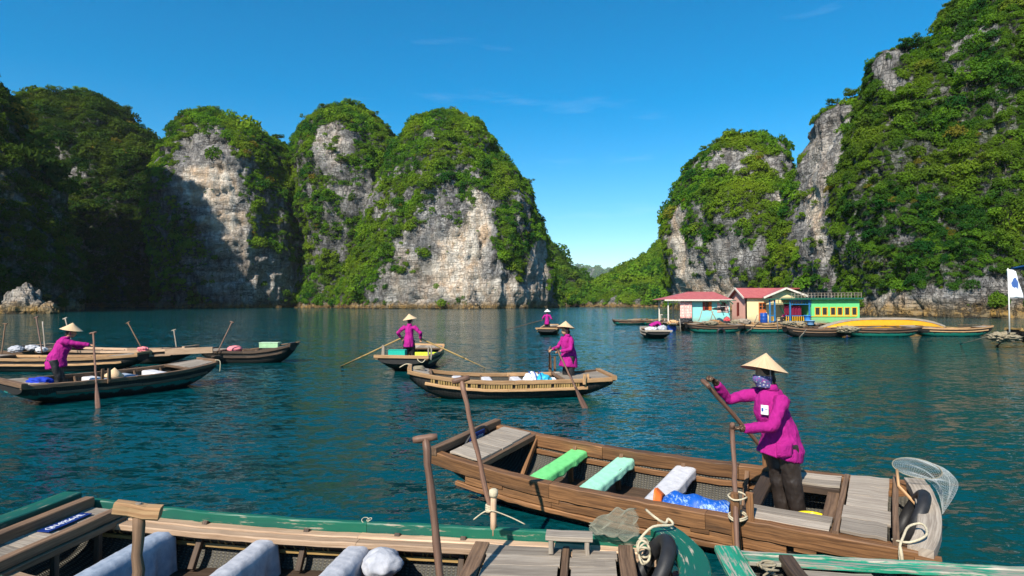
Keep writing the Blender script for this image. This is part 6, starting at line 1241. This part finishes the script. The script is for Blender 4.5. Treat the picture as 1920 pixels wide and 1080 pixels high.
# --- boat cut by the right edge with flag and blue awning
Pq = mid_boat((29.0, 30.8, math.pi, 3.9, .8, .95, .5, .86, .80, .95, 0.), 'large dark boat with blue awning cut off by the right picture edge', wd=BAMB, hull=TAR, bow=(.55, .95), benches=(), ribs=(), over=.3)
Pq.planks('side_deck_plank', GRNW, -.8, .5, 6, .0, .03, .12)
for k in range(6): m = MB(); s_ = .88-.26*k; m.bar(Pq.p(s_, 1, .0, .06), Pq.p(s_, 1, .72, .06), .05, .05, up=(0, 1, 0), n=2); m.build('rail_post', BAMB, Pq.o)
Pq.rail('hand_rail', GREYW, .05, .05, .74, -.6, .9, sides=(1,), seg=6); Pq.rail('lower_rail', TEALP, .03, .03, .38, -.6, .9, sides=(1,), seg=6)
for sx in (.48, -.5):
    for sd in (1, -1): m = MB(); m.bar(Pq.p(sx, sd, 0, .15), Pq.p(sx, sd, 3.1, .15), .08, .08, up=(0, 1, 0), n=2); m.build('awning_post', GREYW, Pq.o)
m = MB(); m.grid(lambda u, v: (Pq.L*(.78-1.5*u), (v*2-1)*1.1, 4.02+.10*math.sin(v*math.pi)+.02*math.sin(u*30)), 20, 9, True); m.build('awning', plain('blue_awning', (.01, .07, .22), .6), Pq.o, solid=.09)
def flag_mat():
    m = NT('white_flag_blue_print'); uv = m.n('UVMap').outputs[0]; d = m.n('VectorMath', _operation='DISTANCE', i0=uv, i1=(.45, .52, 0)).outputs['Value']; n = m.noise(uv, 5, 3)
    c = m.mix(m.rng(m.math('ADD', d, m.math('MULTIPLY', n, .3)), .30, .33, 1, 0), (.74, .75, .78), (.05, .12, .34)); m.pr(c, .85, None, .2); return m.m
fp = thing('flag_pole', 'thin pole with a white flag on the boat at the right edge', 'flag', at(1893, 622, y=30.2)); zf = at(1893, 503, y=30.2).z-at(1893, 622, y=30.2).z
m = MB(); m.tube([(0, 0, 0), (0, 0, zf*.5), (-.02, 0, zf)], [.035, .03, .022], 8); m.build('pole', WHITEP, fp)
m = MB(); m.grid(lambda u, v: (.03+.42*u+.22*u*v*0+.25*u*(1-v), .10*math.sin(u*6+v*2)+.04*math.sin(u*13-v*5), zf-.04-(1.42)*(1-v)-.16*u*v), 16, 16, True); m.build('flag_cloth', flag_mat(), fp, solid=.008)
rope('rope', 'mooring line sloping into the water from the right edge boat', [at(1885, 622, y=30.5), at(1850, 632, y=30.8), at(1800, 645, z=0)], .02, ROPED); net_heap('net heap hanging at the bow of the right edge boat', 1882, 632, 30.6, .45)
oar('oar', 'oar leaning into the water at the bow of the right edge boat', at(1893, 625, y=30.3), at(1866, 652, z=-.1), .03, grip=False, blade=.6, bw=.08, mat=OLD)
# --- boulder in the water at the left
def boulder(label, px0, px1, pyt, y, seed):
    c = at((px0+px1)/2, 582, y=y); c.z = 0; w = (px1-px0)/F*y/2; h = zat(pyt, y); n = 44; d = []
    for i in range(n):
        for j in range(2*n): a, b = math.pi*i/(n-1), math.pi*j/n; d.append((math.sin(a)*math.cos(b), math.sin(a)*math.sin(b), math.cos(a)))
    d = np.array(d); r = 1+.28*fbm(d*1.6+seed, 4)+.10*(1-2*np.abs(gnoise(d*3.+seed*2)))+.07*fbm(d*7+seed, 3); V = d*r[:, None]*np.array([w, w*.7, h])
    me = np_mesh('boulder', V, grid_faces(n, 2*n, True)); 
    for nm, v in (('tone', .35), ('veg', 0.)): a = me.attributes.new(nm, 'FLOAT', 'POINT'); a.data.foreach_set('value', np.full(len(V), v, np.float32))
    o = link_mesh('boulder', me, ROCK_FAR); o.location = c; tag(o, label, 'rock')
boulder('big pale boulder standing in the water at the left', 8, 82, 543, 128, 3.3); boulder('small boulder right beside the big pale one at the left', 74, 106, 568, 127, 8.1)
boulder('low dark rock at the foot of the central cliff', 872, 902, 566, 226, 5.)

# ------------------------------------------------------------------ haze
def haze():
    m = NT('sea_haze'); v = m.n('VolumePrincipled', Density=HAZE_D, Anisotropy=.0); v.inputs['Color'].default_value = (.86, .93, 1.0, 1); m.t.links.new(v.outputs[0], m.out.inputs['Volume'])
    bm = bmesh.new(); bmesh.ops.create_cube(bm, size=1); me = bpy.data.meshes.new('haze'); bm.to_mesh(me); bm.free(); o = link_mesh('haze', me, m.m); o.scale = (13000, 13000, 361); o.location = (0, 0, 179.5); tag(o, 'faint sea haze filling the bay', kind='stuff')
HAZE_D = .00005
haze()
